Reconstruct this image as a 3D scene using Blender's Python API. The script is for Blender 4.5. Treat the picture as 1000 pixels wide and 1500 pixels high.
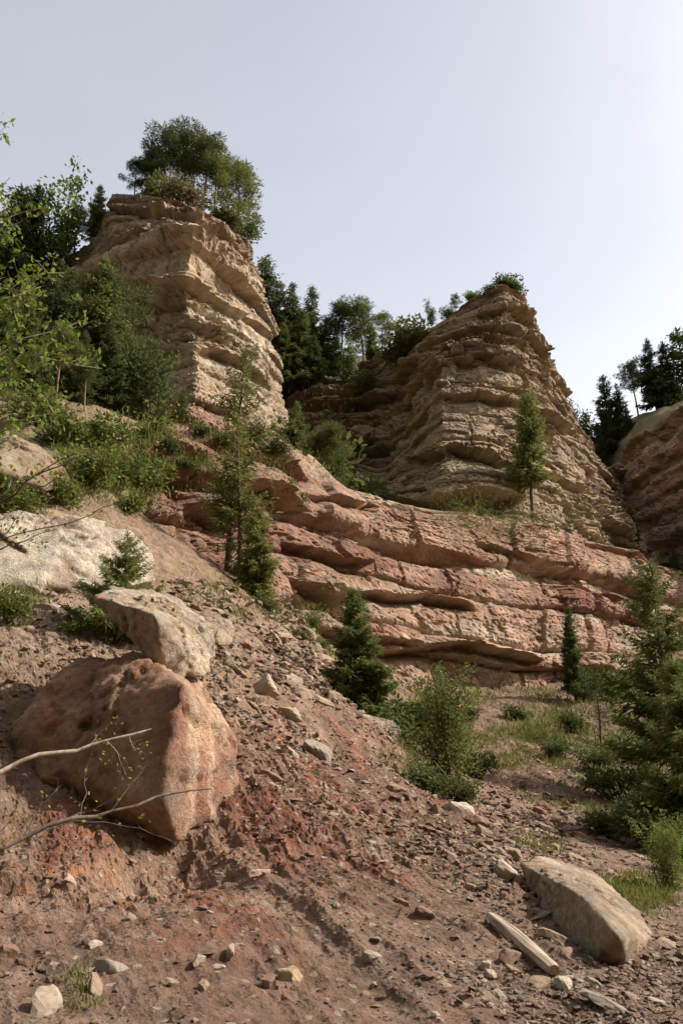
import bpy, bmesh, math, random
import numpy as np
from mathutils import Vector, Matrix, Quaternion
from mathutils.bvhtree import BVHTree

for o in list(bpy.data.objects):
    bpy.data.objects.remove(o, do_unlink=True)
scene = bpy.context.scene
COL = scene.collection
rng = np.random.default_rng(7)
random.seed(7)

# ------------------------------------------------------------------ camera
CAM_Z, PITCH, LENS = 1.7, math.radians(17.0), 29.0
cam_data = bpy.data.cameras.new('camera')
cam_data.lens = LENS; cam_data.sensor_width = 36.0; cam_data.sensor_fit = 'AUTO'
cam_data.clip_start = 0.1; cam_data.clip_end = 3000
cam = bpy.data.objects.new('camera', cam_data); COL.objects.link(cam)
cam.location = (0, 0, CAM_Z); cam.rotation_euler = (math.pi/2 + PITCH, 0, 0)
scene.camera = cam

# ------------------------------------------------------------------ sky, sun, exposure
SUN = Vector((0.74, 0.12, 0.66)).normalized()          # towards the sun: from the right, high
world = bpy.data.worlds.new('World'); scene.world = world
world.use_nodes = True
wn, wl = world.node_tree.nodes, world.node_tree.links
bg = wn['Background']
sky = wn.new('ShaderNodeTexSky'); sky.sky_type = 'NISHITA'; sky.sun_disc = False
sky.sun_elevation = math.asin(SUN.z); sky.sun_rotation = math.atan2(SUN.x, SUN.y)
sky.altitude = 900; sky.air_density = 1.0; sky.dust_density = 10.0; sky.ozone_density = 1.0
# thin even cloud veil: thicker the flatter one looks through it
def wmath(op, a, b=None):
    m = wn.new('ShaderNodeMath'); m.operation = op
    for i, v in enumerate((a, b)):
        if v is None: continue
        if isinstance(v, (int, float)): m.inputs[i].default_value = v
        else: wl.new(v, m.inputs[i])
    return m.outputs[0]
vt = wn.new('ShaderNodeTexCoord'); vm = wn.new('ShaderNodeMapping'); vm.inputs[3].default_value = (1.0, 1.0, 3.0)
vz = wn.new('ShaderNodeTexNoise'); vz.inputs['Scale'].default_value = 1.6; vz.inputs['Detail'].default_value = 5
wl.new(vt.outputs['Generated'], vm.inputs[0]); wl.new(vm.outputs[0], vz.inputs['Vector'])
sx = wn.new('ShaderNodeSeparateXYZ'); wl.new(vt.outputs['Generated'], sx.inputs[0])
kk_ = wmath('MULTIPLY_ADD', vz.outputs[0], 0.14); kk_.node.inputs[2].default_value = 0.19
fac = wmath('SUBTRACT', 1.0, wmath('EXPONENT', wmath('MULTIPLY', wmath('DIVIDE', kk_, wmath('MAXIMUM', sx.outputs[2], 0.12)), -1.0)))
veil = wn.new('ShaderNodeVectorMath'); veil.operation = 'SCALE'; veil.inputs[0].default_value = (8.4, 8.0, 7.2); wl.new(fac, veil.inputs['Scale'])
add_ = wn.new('ShaderNodeVectorMath'); add_.operation = 'ADD'; wl.new(sky.outputs[0], add_.inputs[0]); wl.new(veil.outputs[0], add_.inputs[1])
wl.new(add_.outputs[0], bg.inputs[0])
bg.inputs[1].default_value = 0.112
sd = bpy.data.lights.new('sun', 'SUN'); sd.energy = 5.0; sd.angle = math.radians(0.6); sd.color = (1.0, 0.93, 0.82)
sun = bpy.data.objects.new('sun', sd); COL.objects.link(sun)
sun.rotation_euler = SUN.to_track_quat('Z', 'Y').to_euler(); sun.location = (40, -10, 60)
vs = scene.view_settings
vs.view_transform = 'Standard'; vs.look = 'None'; vs.exposure = 0.36; vs.gamma = 1.0
vs.use_curve_mapping = False
scene.cycles.max_bounces = 6; scene.cycles.diffuse_bounces = 3; scene.cycles.transparent_max_bounces = 4

# ------------------------------------------------------------------ geometry helpers
FPX = LENS/36.0*1500.0
cP, sP = math.cos(PITCH), math.sin(PITCH)
def ray(px, py):
    dx, dy = (px-500.0)/FPX, (750.0-py)/FPX
    return np.array([dx, cP - dy*sP, sP + dy*cP])
def P3(px, py, Y):
    r = ray(px, py); k = Y/r[1]
    return np.array([r[0]*k, Y, CAM_Z + r[2]*k])
def to_px(p):
    x, y, z = p[0], p[1], p[2]-CAM_Z
    f = y*cP + z*sP; u = -y*sP + z*cP
    return 500 + x/f*FPX, 750 - u/f*FPX, f

def _h(ix, iy, iz, seed):
    with np.errstate(over='ignore'):
        n = (ix.astype(np.uint32)*np.uint32(374761393) + iy.astype(np.uint32)*np.uint32(668265263)
             + iz.astype(np.uint32)*np.uint32(2246822519) + np.uint32((seed*3266489917) & 0xffffffff))
        n ^= n >> np.uint32(15); n *= np.uint32(2246822519); n ^= n >> np.uint32(13)
        n *= np.uint32(3266489917); n ^= n >> np.uint32(16)
    return n.astype(np.float64)/4294967296.0
def vn(P, seed=0):
    P = np.asarray(P, float); i = np.floor(P).astype(np.int64); f = P - i
    u = f*f*f*(f*(f*6-15)+10)
    out = 0
    for dx in (0, 1):
        wx = u[:, 0] if dx else 1-u[:, 0]
        for dy in (0, 1):
            wy = u[:, 1] if dy else 1-u[:, 1]
            for dz in (0, 1):
                wz = u[:, 2] if dz else 1-u[:, 2]
                out = out + wx*wy*wz*_h(i[:, 0]+dx, i[:, 1]+dy, i[:, 2]+dz, seed)
    return out*2-1
def fbm(P, octv=4, seed=0, gain=0.5):
    P = np.asarray(P, float); a, s, t = 1.0, 0, 0
    for k in range(octv):
        s = s + a*vn(P*(2.03**k) + 17.3*k, seed+k); t += a; a *= gain
    return s/t
def ridged(P, octv=4, seed=0):
    P = np.asarray(P, float); a, s, t = 1.0, 0, 0
    for k in range(octv):
        s = s + a*(1-np.abs(vn(P*(2.07**k) + 9.1*k, seed+k))*2); t += a; a *= 0.5
    return s/t
def worley(P, seed=0):
    """distance to the nearest and second nearest feature point, and the nearest cell's random value"""
    P = np.asarray(P, float); i = np.floor(P).astype(np.int64)
    d1 = np.full(len(P), 9.0); d2 = np.full(len(P), 9.0); v = np.zeros(len(P))
    for a in (-1, 0, 1):
        for b in (-1, 0, 1):
            for c in (-1, 0, 1):
                jx, jy, jz = i[:, 0]+a, i[:, 1]+b, i[:, 2]+c
                q = np.stack([jx+_h(jx, jy, jz, seed), jy+_h(jx, jy, jz, seed+1), jz+_h(jx, jy, jz, seed+2)], 1)
                d = np.linalg.norm(P-q, axis=1); m = d < d1
                d2 = np.where(m, d1, np.minimum(d2, d)); v = np.where(m, _h(jx, jy, jz, seed+3), v); d1 = np.where(m, d, d1)
    return d1, d2, v
def facets(P, seed=0, tilt=1.0):
    """broken faces: every cell is a small plane with its own offset and tilt; also returns the gap to the next cell"""
    P = np.asarray(P, float); i = np.floor(P).astype(np.int64)
    d1 = np.full(len(P), 9.0); d2 = np.full(len(P), 9.0); J = np.zeros((len(P), 3), np.int64); C = np.zeros((len(P), 3))
    for a in (-1, 0, 1):
        for b in (-1, 0, 1):
            for c in (-1, 0, 1):
                j = i + np.array([a, b, c])
                q = np.stack([j[:, k]+_h(j[:, 0], j[:, 1], j[:, 2], seed+k) for k in range(3)], 1)
                d = np.linalg.norm(P-q, axis=1); m = d < d1
                d2 = np.where(m, d1, np.minimum(d2, d)); d1 = np.where(m, d, d1); J[m] = j[m]; C[m] = q[m]
    g_ = np.stack([_h(J[:, 0], J[:, 1], J[:, 2], seed+5+k)-0.5 for k in range(4)], 1)
    return g_[:, 3] + tilt*2.0*((P-C)*g_[:, :3]).sum(1), d2-d1
def sstep(a, b, x):
    t = np.clip((x-a)/(b-a), 0, 1); return t*t*(3-2*t)

def mk_mesh(name, V, F, col=None, smooth=True):
    """V (N,3); F (M,3|4) int array; col (N,3) linear colours"""
    me = bpy.data.meshes.new(name); V = np.asarray(V, np.float32); F = np.asarray(F, np.int32)
    k = F.shape[1]
    me.vertices.add(len(V)); me.vertices.foreach_set('co', V.ravel())
    me.loops.add(F.size); me.loops.foreach_set('vertex_index', F.ravel())
    me.polygons.add(len(F)); me.polygons.foreach_set('loop_start', np.arange(0, F.size, k, dtype=np.int32))
    me.polygons.foreach_set('loop_total', np.full(len(F), k, np.int32))
    me.polygons.foreach_set('use_smooth', np.full(len(F), smooth, bool))
    if col is not None:
        a = me.color_attributes.new('Col', 'FLOAT_COLOR', 'POINT')
        c = np.ones((len(V), 4), np.float32); c[:, :3] = np.clip(col, 0, 1); a.data.foreach_set('color', c.ravel())
    me.update(calc_edges=True); return me
def mk_obj(name, me, mat=None, parent=None, **props):
    o = bpy.data.objects.new(name, me); COL.objects.link(o)
    if mat is not None and me is not None and len(me.materials) == 0: me.materials.append(mat)
    if parent is not None: o.parent = parent
    for k, v in props.items(): o[k] = v
    return o
def tag(o, label, category, group=None):
    o['label'] = label; o['category'] = category
    if group: o['group'] = group
    return o
def empty(name, loc=(0, 0, 0), rz=0.0, s=1.0):
    o = bpy.data.objects.new(name, None); COL.objects.link(o); o.location = loc
    o.rotation_euler = (0, 0, rz); o.scale = (s, s, s); o.empty_display_size = 0.2
    return o
def lerp(a, b, t):
    return np.asarray(a)*(1-t) + np.asarray(b)*t
def grid_faces(nr, nc):
    i = np.arange(nr*nc).reshape(nr, nc)
    return np.stack([i[:-1, :-1].ravel(), i[:-1, 1:].ravel(), i[1:, 1:].ravel(), i[1:, :-1].ravel()], 1)
def grid_normals(G):
    du = np.gradient(G, axis=1); dv = np.gradient(G, axis=0)
    n = np.cross(du, dv); return n/(np.linalg.norm(n, axis=2, keepdims=True)+1e-9)

# ------------------------------------------------------------------ materials
def new_mat(name):
    m = bpy.data.materials.new(name); m.use_nodes = True
    return m, m.node_tree.nodes, m.node_tree.links, m.node_tree.nodes['Principled BSDF']
def rock_mat(name, source='attr', scale=1.0, bump=0.5, mottle=0.35, rough=0.92, dist=0.05, stretch=(1, 1, 1), coord='Object', grit=0.0):
    m, n, l, b = new_mat(name)
    if source == 'attr':
        c = n.new('ShaderNodeVertexColor'); c.layer_name = 'Col'; csock = c.outputs[0]
    else:
        c = n.new('ShaderNodeObjectInfo'); csock = c.outputs['Color']
    tc = n.new('ShaderNodeTexCoord'); mp = n.new('ShaderNodeMapping'); mp.inputs[3].default_value = stretch
    l.new(tc.outputs[coord], mp.inputs[0])
    if source != 'attr':
        ad = n.new('ShaderNodeVectorMath'); ad.operation = 'ADD'
        sc_ = n.new('ShaderNodeVectorMath'); sc_.operation = 'SCALE'; sc_.inputs['Scale'].default_value = 1.0
        l.new(c.outputs['Location'], sc_.inputs[0]); l.new(mp.outputs[0], ad.inputs[0]); l.new(sc_.outputs[0], ad.inputs[1])
        vec = ad.outputs[0]
    else: vec = mp.outputs[0]
    def noise(s, d, r=0.6):
        t = n.new('ShaderNodeTexNoise'); t.inputs['Scale'].default_value = s; t.inputs['Detail'].default_value = d
        t.inputs['Roughness'].default_value = r; l.new(vec, t.inputs['Vector']); return t
    n1 = noise(1.1*scale, 6); n2 = noise(9*scale, 8, 0.7)
    n5 = noise(31*scale, 5, 0.75)
    mr = n.new('ShaderNodeMapRange'); mr.inputs[1].default_value = 0.3; mr.inputs[2].default_value = 0.7
    mr.inputs[3].default_value = 1-mottle; mr.inputs[4].default_value = 1+mottle; l.new(n1.outputs[0], mr.inputs[0])
    mr2 = n.new('ShaderNodeMapRange'); mr2.inputs[1].default_value = 0.3; mr2.inputs[2].default_value = 0.7
    mr2.inputs[3].default_value = 1-mottle*0.8; mr2.inputs[4].default_value = 1+mottle*0.8; l.new(n2.outputs[0], mr2.inputs[0])
    mu = n.new('ShaderNodeMath'); mu.operation = 'MULTIPLY'; l.new(mr.outputs[0], mu.inputs[0]); l.new(mr2.outputs[0], mu.inputs[1])
    mx = n.new('ShaderNodeVectorMath'); mx.operation = 'SCALE'; l.new(csock, mx.inputs[0]); l.new(mu.outputs[0], mx.inputs['Scale'])
    base_c = mx.outputs[0]; gsock = None
    if grit:                                                    # small pebbles bedded in the soil
        vo = n.new('ShaderNodeTexVoronoi'); vo.inputs['Scale'].default_value = grit; l.new(vec, vo.inputs['Vector'])
        vs_ = n.new('ShaderNodeSeparateColor'); l.new(vo.outputs['Color'], vs_.inputs[0])
        m1 = n.new('ShaderNodeMapRange'); m1.inputs[1].default_value = 0.42; m1.inputs[2].default_value = 0.30; l.new(vo.outputs['Distance'], m1.inputs[0])
        m2 = n.new('ShaderNodeMath'); m2.operation = 'GREATER_THAN'; m2.inputs[1].default_value = 0.68; l.new(vs_.outputs[0], m2.inputs[0])
        m3 = n.new('ShaderNodeMath'); m3.operation = 'MULTIPLY'; l.new(m1.outputs[0], m3.inputs[0]); l.new(m2.outputs[0], m3.inputs[1])
        pc = n.new('ShaderNodeMix'); pc.data_type = 'RGBA'; pc.inputs[6].default_value = (.20, .125, .09, 1); pc.inputs[7].default_value = (.42, .34, .265, 1); l.new(vs_.outputs[1], pc.inputs[0])
        mg = n.new('ShaderNodeMix'); mg.data_type = 'RGBA'; l.new(m3.outputs[0], mg.inputs[0]); l.new(mx.outputs[0], mg.inputs[6]); l.new(pc.outputs[2], mg.inputs[7])
        base_c = mg.outputs[2]; gsock = m3.outputs[0]
    hs = n.new('ShaderNodeHueSaturation'); l.new(base_c, hs.inputs['Color'])
    mr3 = n.new('ShaderNodeMapRange'); mr3.inputs[1].default_value = 0.3; mr3.inputs[2].default_value = 0.7
    mr3.inputs[3].default_value = 0.8; mr3.inputs[4].default_value = 1.15; n4 = noise(2.3*scale, 4)
    l.new(n4.outputs[0], mr3.inputs[0]); l.new(mr3.outputs[0], hs.inputs['Saturation'])
    l.new(hs.outputs[0], b.inputs['Base Color'])
    b.inputs['Roughness'].default_value = rough; b.inputs['Specular IOR Level'].default_value = 0.2
    hm = n.new('ShaderNodeMath'); hm.operation = 'MULTIPLY_ADD'; hm.inputs[1].default_value = 0.45
    l.new(n5.outputs[0], hm.inputs[0]); l.new(n2.outputs[0], hm.inputs[2])
    bp = n.new('ShaderNodeBump'); bp.inputs['Strength'].default_value = bump; bp.inputs['Distance'].default_value = dist
    if gsock is not None:
        hg = n.new('ShaderNodeMath'); hg.operation = 'MULTIPLY_ADD'; hg.inputs[1].default_value = 0.35
        l.new(gsock, hg.inputs[0]); l.new(hm.outputs[0], hg.inputs[2]); l.new(hg.outputs[0], bp.inputs['Height'])
    else: l.new(hm.outputs[0], bp.inputs['Height'])
    l.new(bp.outputs[0], b.inputs['Normal'])
    return m
def leaf_mat(name, trans=0.35):
    m, n, l, b = new_mat(name)
    oi = n.new('ShaderNodeObjectInfo'); vc = n.new('ShaderNodeVertexColor'); vc.layer_name = 'Col'
    mx = n.new('ShaderNodeMix'); mx.data_type = 'RGBA'; mx.blend_type = 'MULTIPLY'; mx.inputs[0].default_value = 1
    l.new(oi.outputs['Color'], mx.inputs[6]); l.new(vc.outputs[0], mx.inputs[7])
    l.new(mx.outputs[2], b.inputs['Base Color']); b.inputs['Roughness'].default_value = 0.75
    b.inputs['Specular IOR Level'].default_value = 0.12
    tr = n.new('ShaderNodeBsdfTranslucent'); l.new(mx.outputs[2], tr.inputs['Color'])
    ms = n.new('ShaderNodeMixShader'); ms.inputs[0].default_value = trans
    l.new(b.outputs[0], ms.inputs[1]); l.new(tr.outputs[0], ms.inputs[2])
    l.new(ms.outputs[0], n['Material Output'].inputs['Surface'])
    return m
def bark_mat(name, c1, c2, scale=6):
    m, n, l, b = new_mat(name)
    tc = n.new('ShaderNodeTexCoord'); mp = n.new('ShaderNodeMapping'); mp.inputs[3].default_value = (1, 1, 0.12)
    t = n.new('ShaderNodeTexNoise'); t.inputs['Scale'].default_value = scale; t.inputs['Detail'].default_value = 6
    l.new(tc.outputs['Object'], mp.inputs[0]); l.new(mp.outputs[0], t.inputs['Vector'])
    r = n.new('ShaderNodeValToRGB'); r.color_ramp.elements[0].color = (*c1, 1); r.color_ramp.elements[1].color = (*c2, 1)
    r.color_ramp.elements[0].position = 0.35; r.color_ramp.elements[1].position = 0.65
    l.new(t.outputs[0], r.inputs[0]); l.new(r.outputs[0], b.inputs['Base Color']); b.inputs['Roughness'].default_value = 0.9
    bp = n.new('ShaderNodeBump'); bp.inputs['Strength'].default_value = 0.5; bp.inputs['Distance'].default_value = 0.02
    l.new(t.outputs[0], bp.inputs['Height']); l.new(bp.outputs[0], b.inputs['Normal'])
    return m
M_CLIFF = rock_mat('cliff_rock', 'attr', 0.8, 0.8, 0.30, dist=0.16, stretch=(0.7, 0.7, 2.0))
M_SOIL = rock_mat('scree_soil', 'attr', 3.2, 1.0, 0.36, dist=0.045, grit=11.0)
M_STONE = rock_mat('loose_stone', 'obj', 6.0, 0.5, 0.25, dist=0.02)
M_BOULDER = rock_mat('boulder_rock', 'attr', 1.5, 0.9, 0.42, dist=0.12)
M_NEEDLE = leaf_mat('needles', 0.34)
M_LEAF = leaf_mat('leaves', 0.42)
M_GRASS = leaf_mat('grass_blades', 0.35)
M_BARK = bark_mat('pine_bark', (0.05, 0.035, 0.025), (0.16, 0.10, 0.07))
M_BARK_PALE = bark_mat('pale_bark', (0.20, 0.15, 0.11), (0.42, 0.34, 0.27), 14)
M_WOOD = bark_mat('weathered_wood', (0.20, 0.145, 0.10), (0.42, 0.335, 0.25), 26)
M_BARK_RED = bark_mat('red_pine_bark', (0.13, 0.075, 0.045), (0.30, 0.19, 0.12), 8)
M_BARK_GREY = bark_mat('grey_bark', (0.07, 0.05, 0.04), (0.20, 0.155, 0.12), 14)
# ------------------------------------------------------------------ ground: one height sheet through surveyed points
GP = [(-250,1500,5.0),(0,1500,5.5),(250,1500,5.6),(500,1500,5.8),(750,1500,6.0),(1000,1500,6.2),(1300,1500,6.4),
 (0,1400,6.6),(250,1400,6.6),(500,1400,6.9),(750,1400,7.3),(1000,1400,8.2),(1300,1400,8.6),
 (0,1300,8.0),(150,1300,8.0),(250,1300,8.6),(500,1300,8.6),(700,1320,9.2),(780,1300,9.7),(800,1345,8.7),(880,1405,7.75),(1000,1330,12.0),(1250,1330,12.5),
 (0,1200,9.3),(120,1220,9.6),(230,1255,9.7),(330,1215,10.4),(450,1200,10.6),(600,1230,10.8),(720,1240,11.6),(800,1265,11.6),
 (900,1300,13.5),
 (0,1050,11.6),(380,1100,12.8),(520,1120,14.5),(600,1150,14.2),(660,1185,13.6),
 (20,950,13.6),(330,1000,15.5),(420,1000,18),(500,1035,19.5),(560,1075,18.0),
 (0,890,16.5),(90,890,17.0),(250,890,20),(340,890,22.5),(410,915,25.5),(455,960,24),
 (100,800,22.0),(230,830,23.5),(300,825,28),(380,860,31),(430,900,33),
 (20,740,23),(120,745,25),(200,760,28),(30,660,27),(110,680,29),(190,700,33),
 (60,610,34),(160,615,38),(240,640,44),(-150,640,32),(-300,700,26),(-300,900,16),
 (760,1235,17),(850,1265,17),(640,1130,24),(700,1150,23),(800,1190,23),(900,1230,22),(1000,1260,20),(1200,1260,20),
 (560,1050,31),(640,1060,33),(720,1080,34),(800,1090,35),(900,1120,33),(1000,1130,30),(1200,1130,30),
 (470,985,28),(540,1075,24),(610,1145,20),(690,1205,17),(240,800,33),(300,800,39),(240,740,39),(330,760,46),(280,690,50),
 (480,960,36),(580,1000,44),(700,1005,48),(800,1000,52),(880,970,58),(960,935,64),(1080,900,70),(940,1040,42),(1050,1040,40)]
pts = np.array([P3(*g) for g in GP])
extra = np.array([[-9, 1, 1.2], [-4, 1, 0.35], [0, 1, 0.1], [5, 1, 0.0], [12, 1, 0.3], [0, 4, 0.15], [5, 4, 0.03], [14, 6, 0.2], [-7, 4, 1.2],
                  [-26, 20, 14], [-38, 45, 26], [30, 16, 1.5], [40, 30, 3], [60, 60, 12], [0, 70, 22], [-30, 70, 30], [40, 80, 16]])
pts = np.vstack([pts, extra])
def mq(a, b):
    d2 = (a[:, None, 0]-b[None, :, 0])**2 + (a[:, None, 1]-b[None, :, 1])**2
    return np.sqrt(d2 + 0.8**2)
K = mq(pts, pts) ; n_ = len(pts)
A = np.zeros((n_+3, n_+3)); A[:n_, :n_] = K - np.eye(n_)*0.05; A[:n_, n_:] = np.c_[np.ones(n_), pts[:, :2]]; A[n_:, :n_] = A[:n_, n_:].T
sol = np.linalg.solve(A, np.r_[pts[:, 2], 0, 0, 0])
def ground_base(xy):
    out = np.empty(len(xy))
    for i in range(0, len(xy), 40000):
        q = xy[i:i+40000]; out[i:i+40000] = mq(q, pts) @ sol[:n_] + np.c_[np.ones(len(q)), q] @ sol[n_:]
    return out
NR, NC = 820, 500
yy = 4.2*(72/4.2)**np.linspace(0, 1, NR)
uu = np.linspace(-0.60, 0.60, NC)
Yg, Ug = np.meshgrid(yy, uu, indexing='ij')
Xg = Ug*(Yg+1.5)
xy = np.stack([Xg.ravel(), Yg.ravel()], 1)
zb = ground_base(xy)
G0 = np.c_[xy, zb]
# relief: rills that run down the fall line, clods, embedded blocks
dn = np.array([0.42, -0.907]); pe = np.array([0.907, 0.42])
ad, ac = xy @ dn, xy @ pe
dist = np.hypot(xy[:, 0], xy[:, 1])
wob = fbm(np.c_[ad*0.35, ac*0.35, zb*0], 2, 50)*0.9
rill = ridged(np.c_[ad*0.12, (ac+wob)*0.85, zb*0], 4, 3)
rill2 = ridged(np.c_[ad*0.35, (ac+wob*0.4)*3.4, zb*0], 3, 33)
big = fbm(np.c_[xy*0.28, zb*0.28], 3, 5)
med = fbm(np.c_[xy*1.1, zb*1.1], 4, 6)
fine = fbm(np.c_[xy*4.5, zb*4.5], 4, 7, 0.6)
d1, d2, cv = worley(np.c_[xy*2.3, zb*2.3], 11)
blk = np.clip(0.62-d1, 0, 1)*(cv > 0.45)
d1b, d2b, cvb = worley(np.c_[xy*7.0, zb*7.0], 21)
blk2 = np.clip(0.6-d1b, 0, 1)*(cvb > 0.35)
d1c, d2c, cvc = worley(np.c_[xy*17.0, zb*17.0], 61)
blk3 = np.clip(0.6-d1c, 0, 1)*(cvc > 0.3)
near = 1 - sstep(8, 30, dist)
patchy = sstep(-0.25, 0.30, fbm(np.c_[xy*0.5, zb*0.2], 3, 44))
def rubble(sc, seed, an=1.0):
    """broken blocks: every cell stands at its own height with a groove round it"""
    q = np.c_[ad*sc*an, ac*sc, zb*sc] + 0.35*np.c_[vn(np.c_[xy*sc*1.9, zb*sc], seed+5), vn(np.c_[xy*sc*1.9, zb*sc], seed+6), zb*0]
    e1, e2, cc = worley(q, seed); return (cc-0.35)*sstep(0.0, 0.16, e2-e1)
rb1, rb2, rb3 = rubble(1.5, 201, 0.7), rubble(3.8, 211, 0.8), rubble(9.5, 221, 0.85)
zz = zb + (rill-0.2)*(0.11+0.04*near) + rill2*0.045*near + ridged(np.c_[ad*0.9, (ac+wob*0.3)*8.0, zb*0], 3, 35)*0.022*near + big*0.25*(1-near*0.4) + med*0.12 + fine*0.045 \
     + rb1*0.075*patchy + rb2*0.055*(0.25+patchy) + rb3*0.042*(0.4+0.6*patchy)*(0.4+near) + blk*0.05*(0.5+cv) + blk3*0.025*near
# scooped hollow below the big boulder, terraced crest steps
hol = P3(215, 1310, 8.4); zz -= 0.42*np.exp(-(((xy[:, 0]-hol[0])/0.50)**2 + ((xy[:, 1]-hol[1])/0.75)**2))
flat = sstep(-0.2, 1.0, zb)                                   # the wash at the toe is flatter
zz = zb*0 + np.where(True, zb + (zz-zb)*(0.45+0.55*flat), zz)
GV = np.c_[xy, zz]
GF = grid_faces(NR, NC)[:, ::-1]
Gn = grid_normals(GV.reshape(NR, NC, 3)).reshape(-1, 3); Gn *= np.sign(Gn[:, 2:3]+1e-9)
gpx, gpy, gf = to_px(GV.T)
def soft(x0, x1, y0, y1, e=40):
    return sstep(x0-e, x0+e, gpx)*(1-sstep(x1-e, x1+e, gpx))*sstep(y0-e, y0+e, gpy)*(1-sstep(y1-e, y1+e, gpy))
# soil colours follow beds that slid down the slope (measured across the fall line)
s1 = fbm(np.c_[ad*0.16, (ac+wob)*0.75, zb*0], 4, 71)
s2 = fbm(np.c_[ad*0.30, (ac+wob)*1.6, zb*0], 4, 72)
s3 = fbm(np.c_[xy*1.7, zb], 4, 73)
C_brown, C_red, C_buff, C_grey, C_pink = map(np.array, ((.190,.110,.073), (.215,.082,.050), (.305,.218,.150), (.28,.24,.195), (.27,.160,.110)))
gc = np.tile(C_brown, (len(GV), 1))
gc = gc + (C_pink-gc)*sstep(0.0, 0.45, s1)[:, None]*0.65
gc = gc + (C_red-gc)*(sstep(0.16, 0.32, s2 + 0.22*fine + 0.12*s3)*0.75)[:, None]
gc = gc + (C_buff-gc)*(sstep(0.1, 0.5, s3)*0.35)[:, None]
upz = sstep(1.5, 3.6, zb)                                      # upper slope is buff rubble fresh from the pale beds
gc = gc + (C_buff-gc)*(upz*0.7*near**0.3)[:, None]
toe = 1 - sstep(0.15, 0.6, zb)
gc = gc + (np.array((.22,.147,.106))-gc)*(toe*0.75)[:, None]
far = sstep(20, 30, xy[:, 1])*sstep(-9, 3, xy[:, 0])
gc = gc + (np.array((.165,.105,.07))-gc)*(far*0.85)[:, None]
leftup = sstep(19, 25, xy[:, 1])*(1-sstep(-9, -5, xy[:, 0]))
gc = gc + (np.array((.22,.17,.10))-gc)*(leftup*0.6)[:, None]
rb = P3(440, 1130, 13); gc = gc + (np.array((.27,.085,.048))-gc)*(0.8*np.exp(-((((xy-rb[:2])@dn)/1.4)**2+(((xy-rb[:2])@pe)/0.30)**2)))[:, None]
rb = P3(525, 1185, 11.3); gc = gc + (np.array((.27,.085,.048))-gc)*(0.75*np.exp(-((((xy-rb[:2])@dn)/1.1)**2+(((xy-rb[:2])@pe)/0.16)**2)))[:, None]
gc = gc + (np.array((.36,.235,.155))-gc)*(0.8*np.exp(-(((xy[:, 0]-hol[0])/0.55)**2 + ((xy[:, 1]-hol[1])/0.9)**2)))[:, None]
gst = sstep(0.05, 0.35, fbm(np.c_[xy*0.45, zb*0.3], 3, 81))*np.clip(far+leftup, 0, 1)   # where grass takes hold
gc = gc + (np.array((.15,.17,.05))-gc)*(gst*0.65)[:, None]
gc *= (1 + 0.22*s3 + 0.12*fine)[:, None]
me_ground = mk_mesh('ground', GV, GF, gc, smooth=False)
ground = mk_obj('talus_slope', me_ground, M_SOIL, kind='structure', label='red-brown scree slope and gully floor below the cliffs')
# ground well beyond what the valley slope covers
bv = np.array([[-900, -900, -6], [900, -900, -6], [900, 1500, -6], [-900, 1500, -6]], float)
mk_obj('valley_ground', mk_mesh('valley_ground', bv, np.array([[0, 1, 2, 3]]), np.tile(C_brown, (4, 1))), M_SOIL, kind='structure')

# ------------------------------------------------------------------ cliffs
BVHS = []
def add_bvh(V, F):
    me = mk_mesh('tmp', V, F); bm = bmesh.new(); bm.from_mesh(me); BVHS.append(BVHTree.FromBMesh(bm)); bm.free(); bpy.data.meshes.remove(me)
add_bvh(GV, GF)
def upsample(Cn, nr, nc, smooth):
    """control net (R,C,3) -> (nr,nc,3): straight between points, then slightly rounded"""
    R, C, _ = Cn.shape
    w = np.linalg.norm(np.diff(Cn, axis=1), axis=2).mean(0); cu = np.r_[0, np.cumsum(w)]; u = np.linspace(0, cu[-1], nc)
    T = np.stack([np.stack([np.interp(u, cu, Cn[r, :, k]) for k in range(3)], 1) for r in range(R)])
    w = np.linalg.norm(np.diff(Cn, axis=0), axis=2).mean(1); cw = np.r_[0, np.cumsum(w)]; v = np.linspace(0, cw[-1], nr)
    j = np.clip(np.searchsorted(cw, v, side='right')-1, 0, R-2); f = ((v-cw[j])/(cw[j+1]-cw[j]))[:, None, None]
    G = T[j]*(1-f) + T[j+1]*f
    for _ in range(smooth):
        H = np.pad(G, ((1, 1), (0, 0), (0, 0)), 'edge'); G = (H[:-2]+2*H[1:-1]+H[2:])/4
        H = np.pad(G, ((0, 0), (1, 1), (0, 0)), 'edge'); G = (H[:, :-2]+2*H[:, 1:-1]+H[:, 2:])/4
    return G, np.repeat(v[:, None], nc, 1), np.repeat(u[None, :], nr, 0), cw
def thr0(ti, seed):
    return _h(ti.astype(np.int64), ti.astype(np.int64)*0, ti.astype(np.int64)*0, seed+6)
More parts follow.
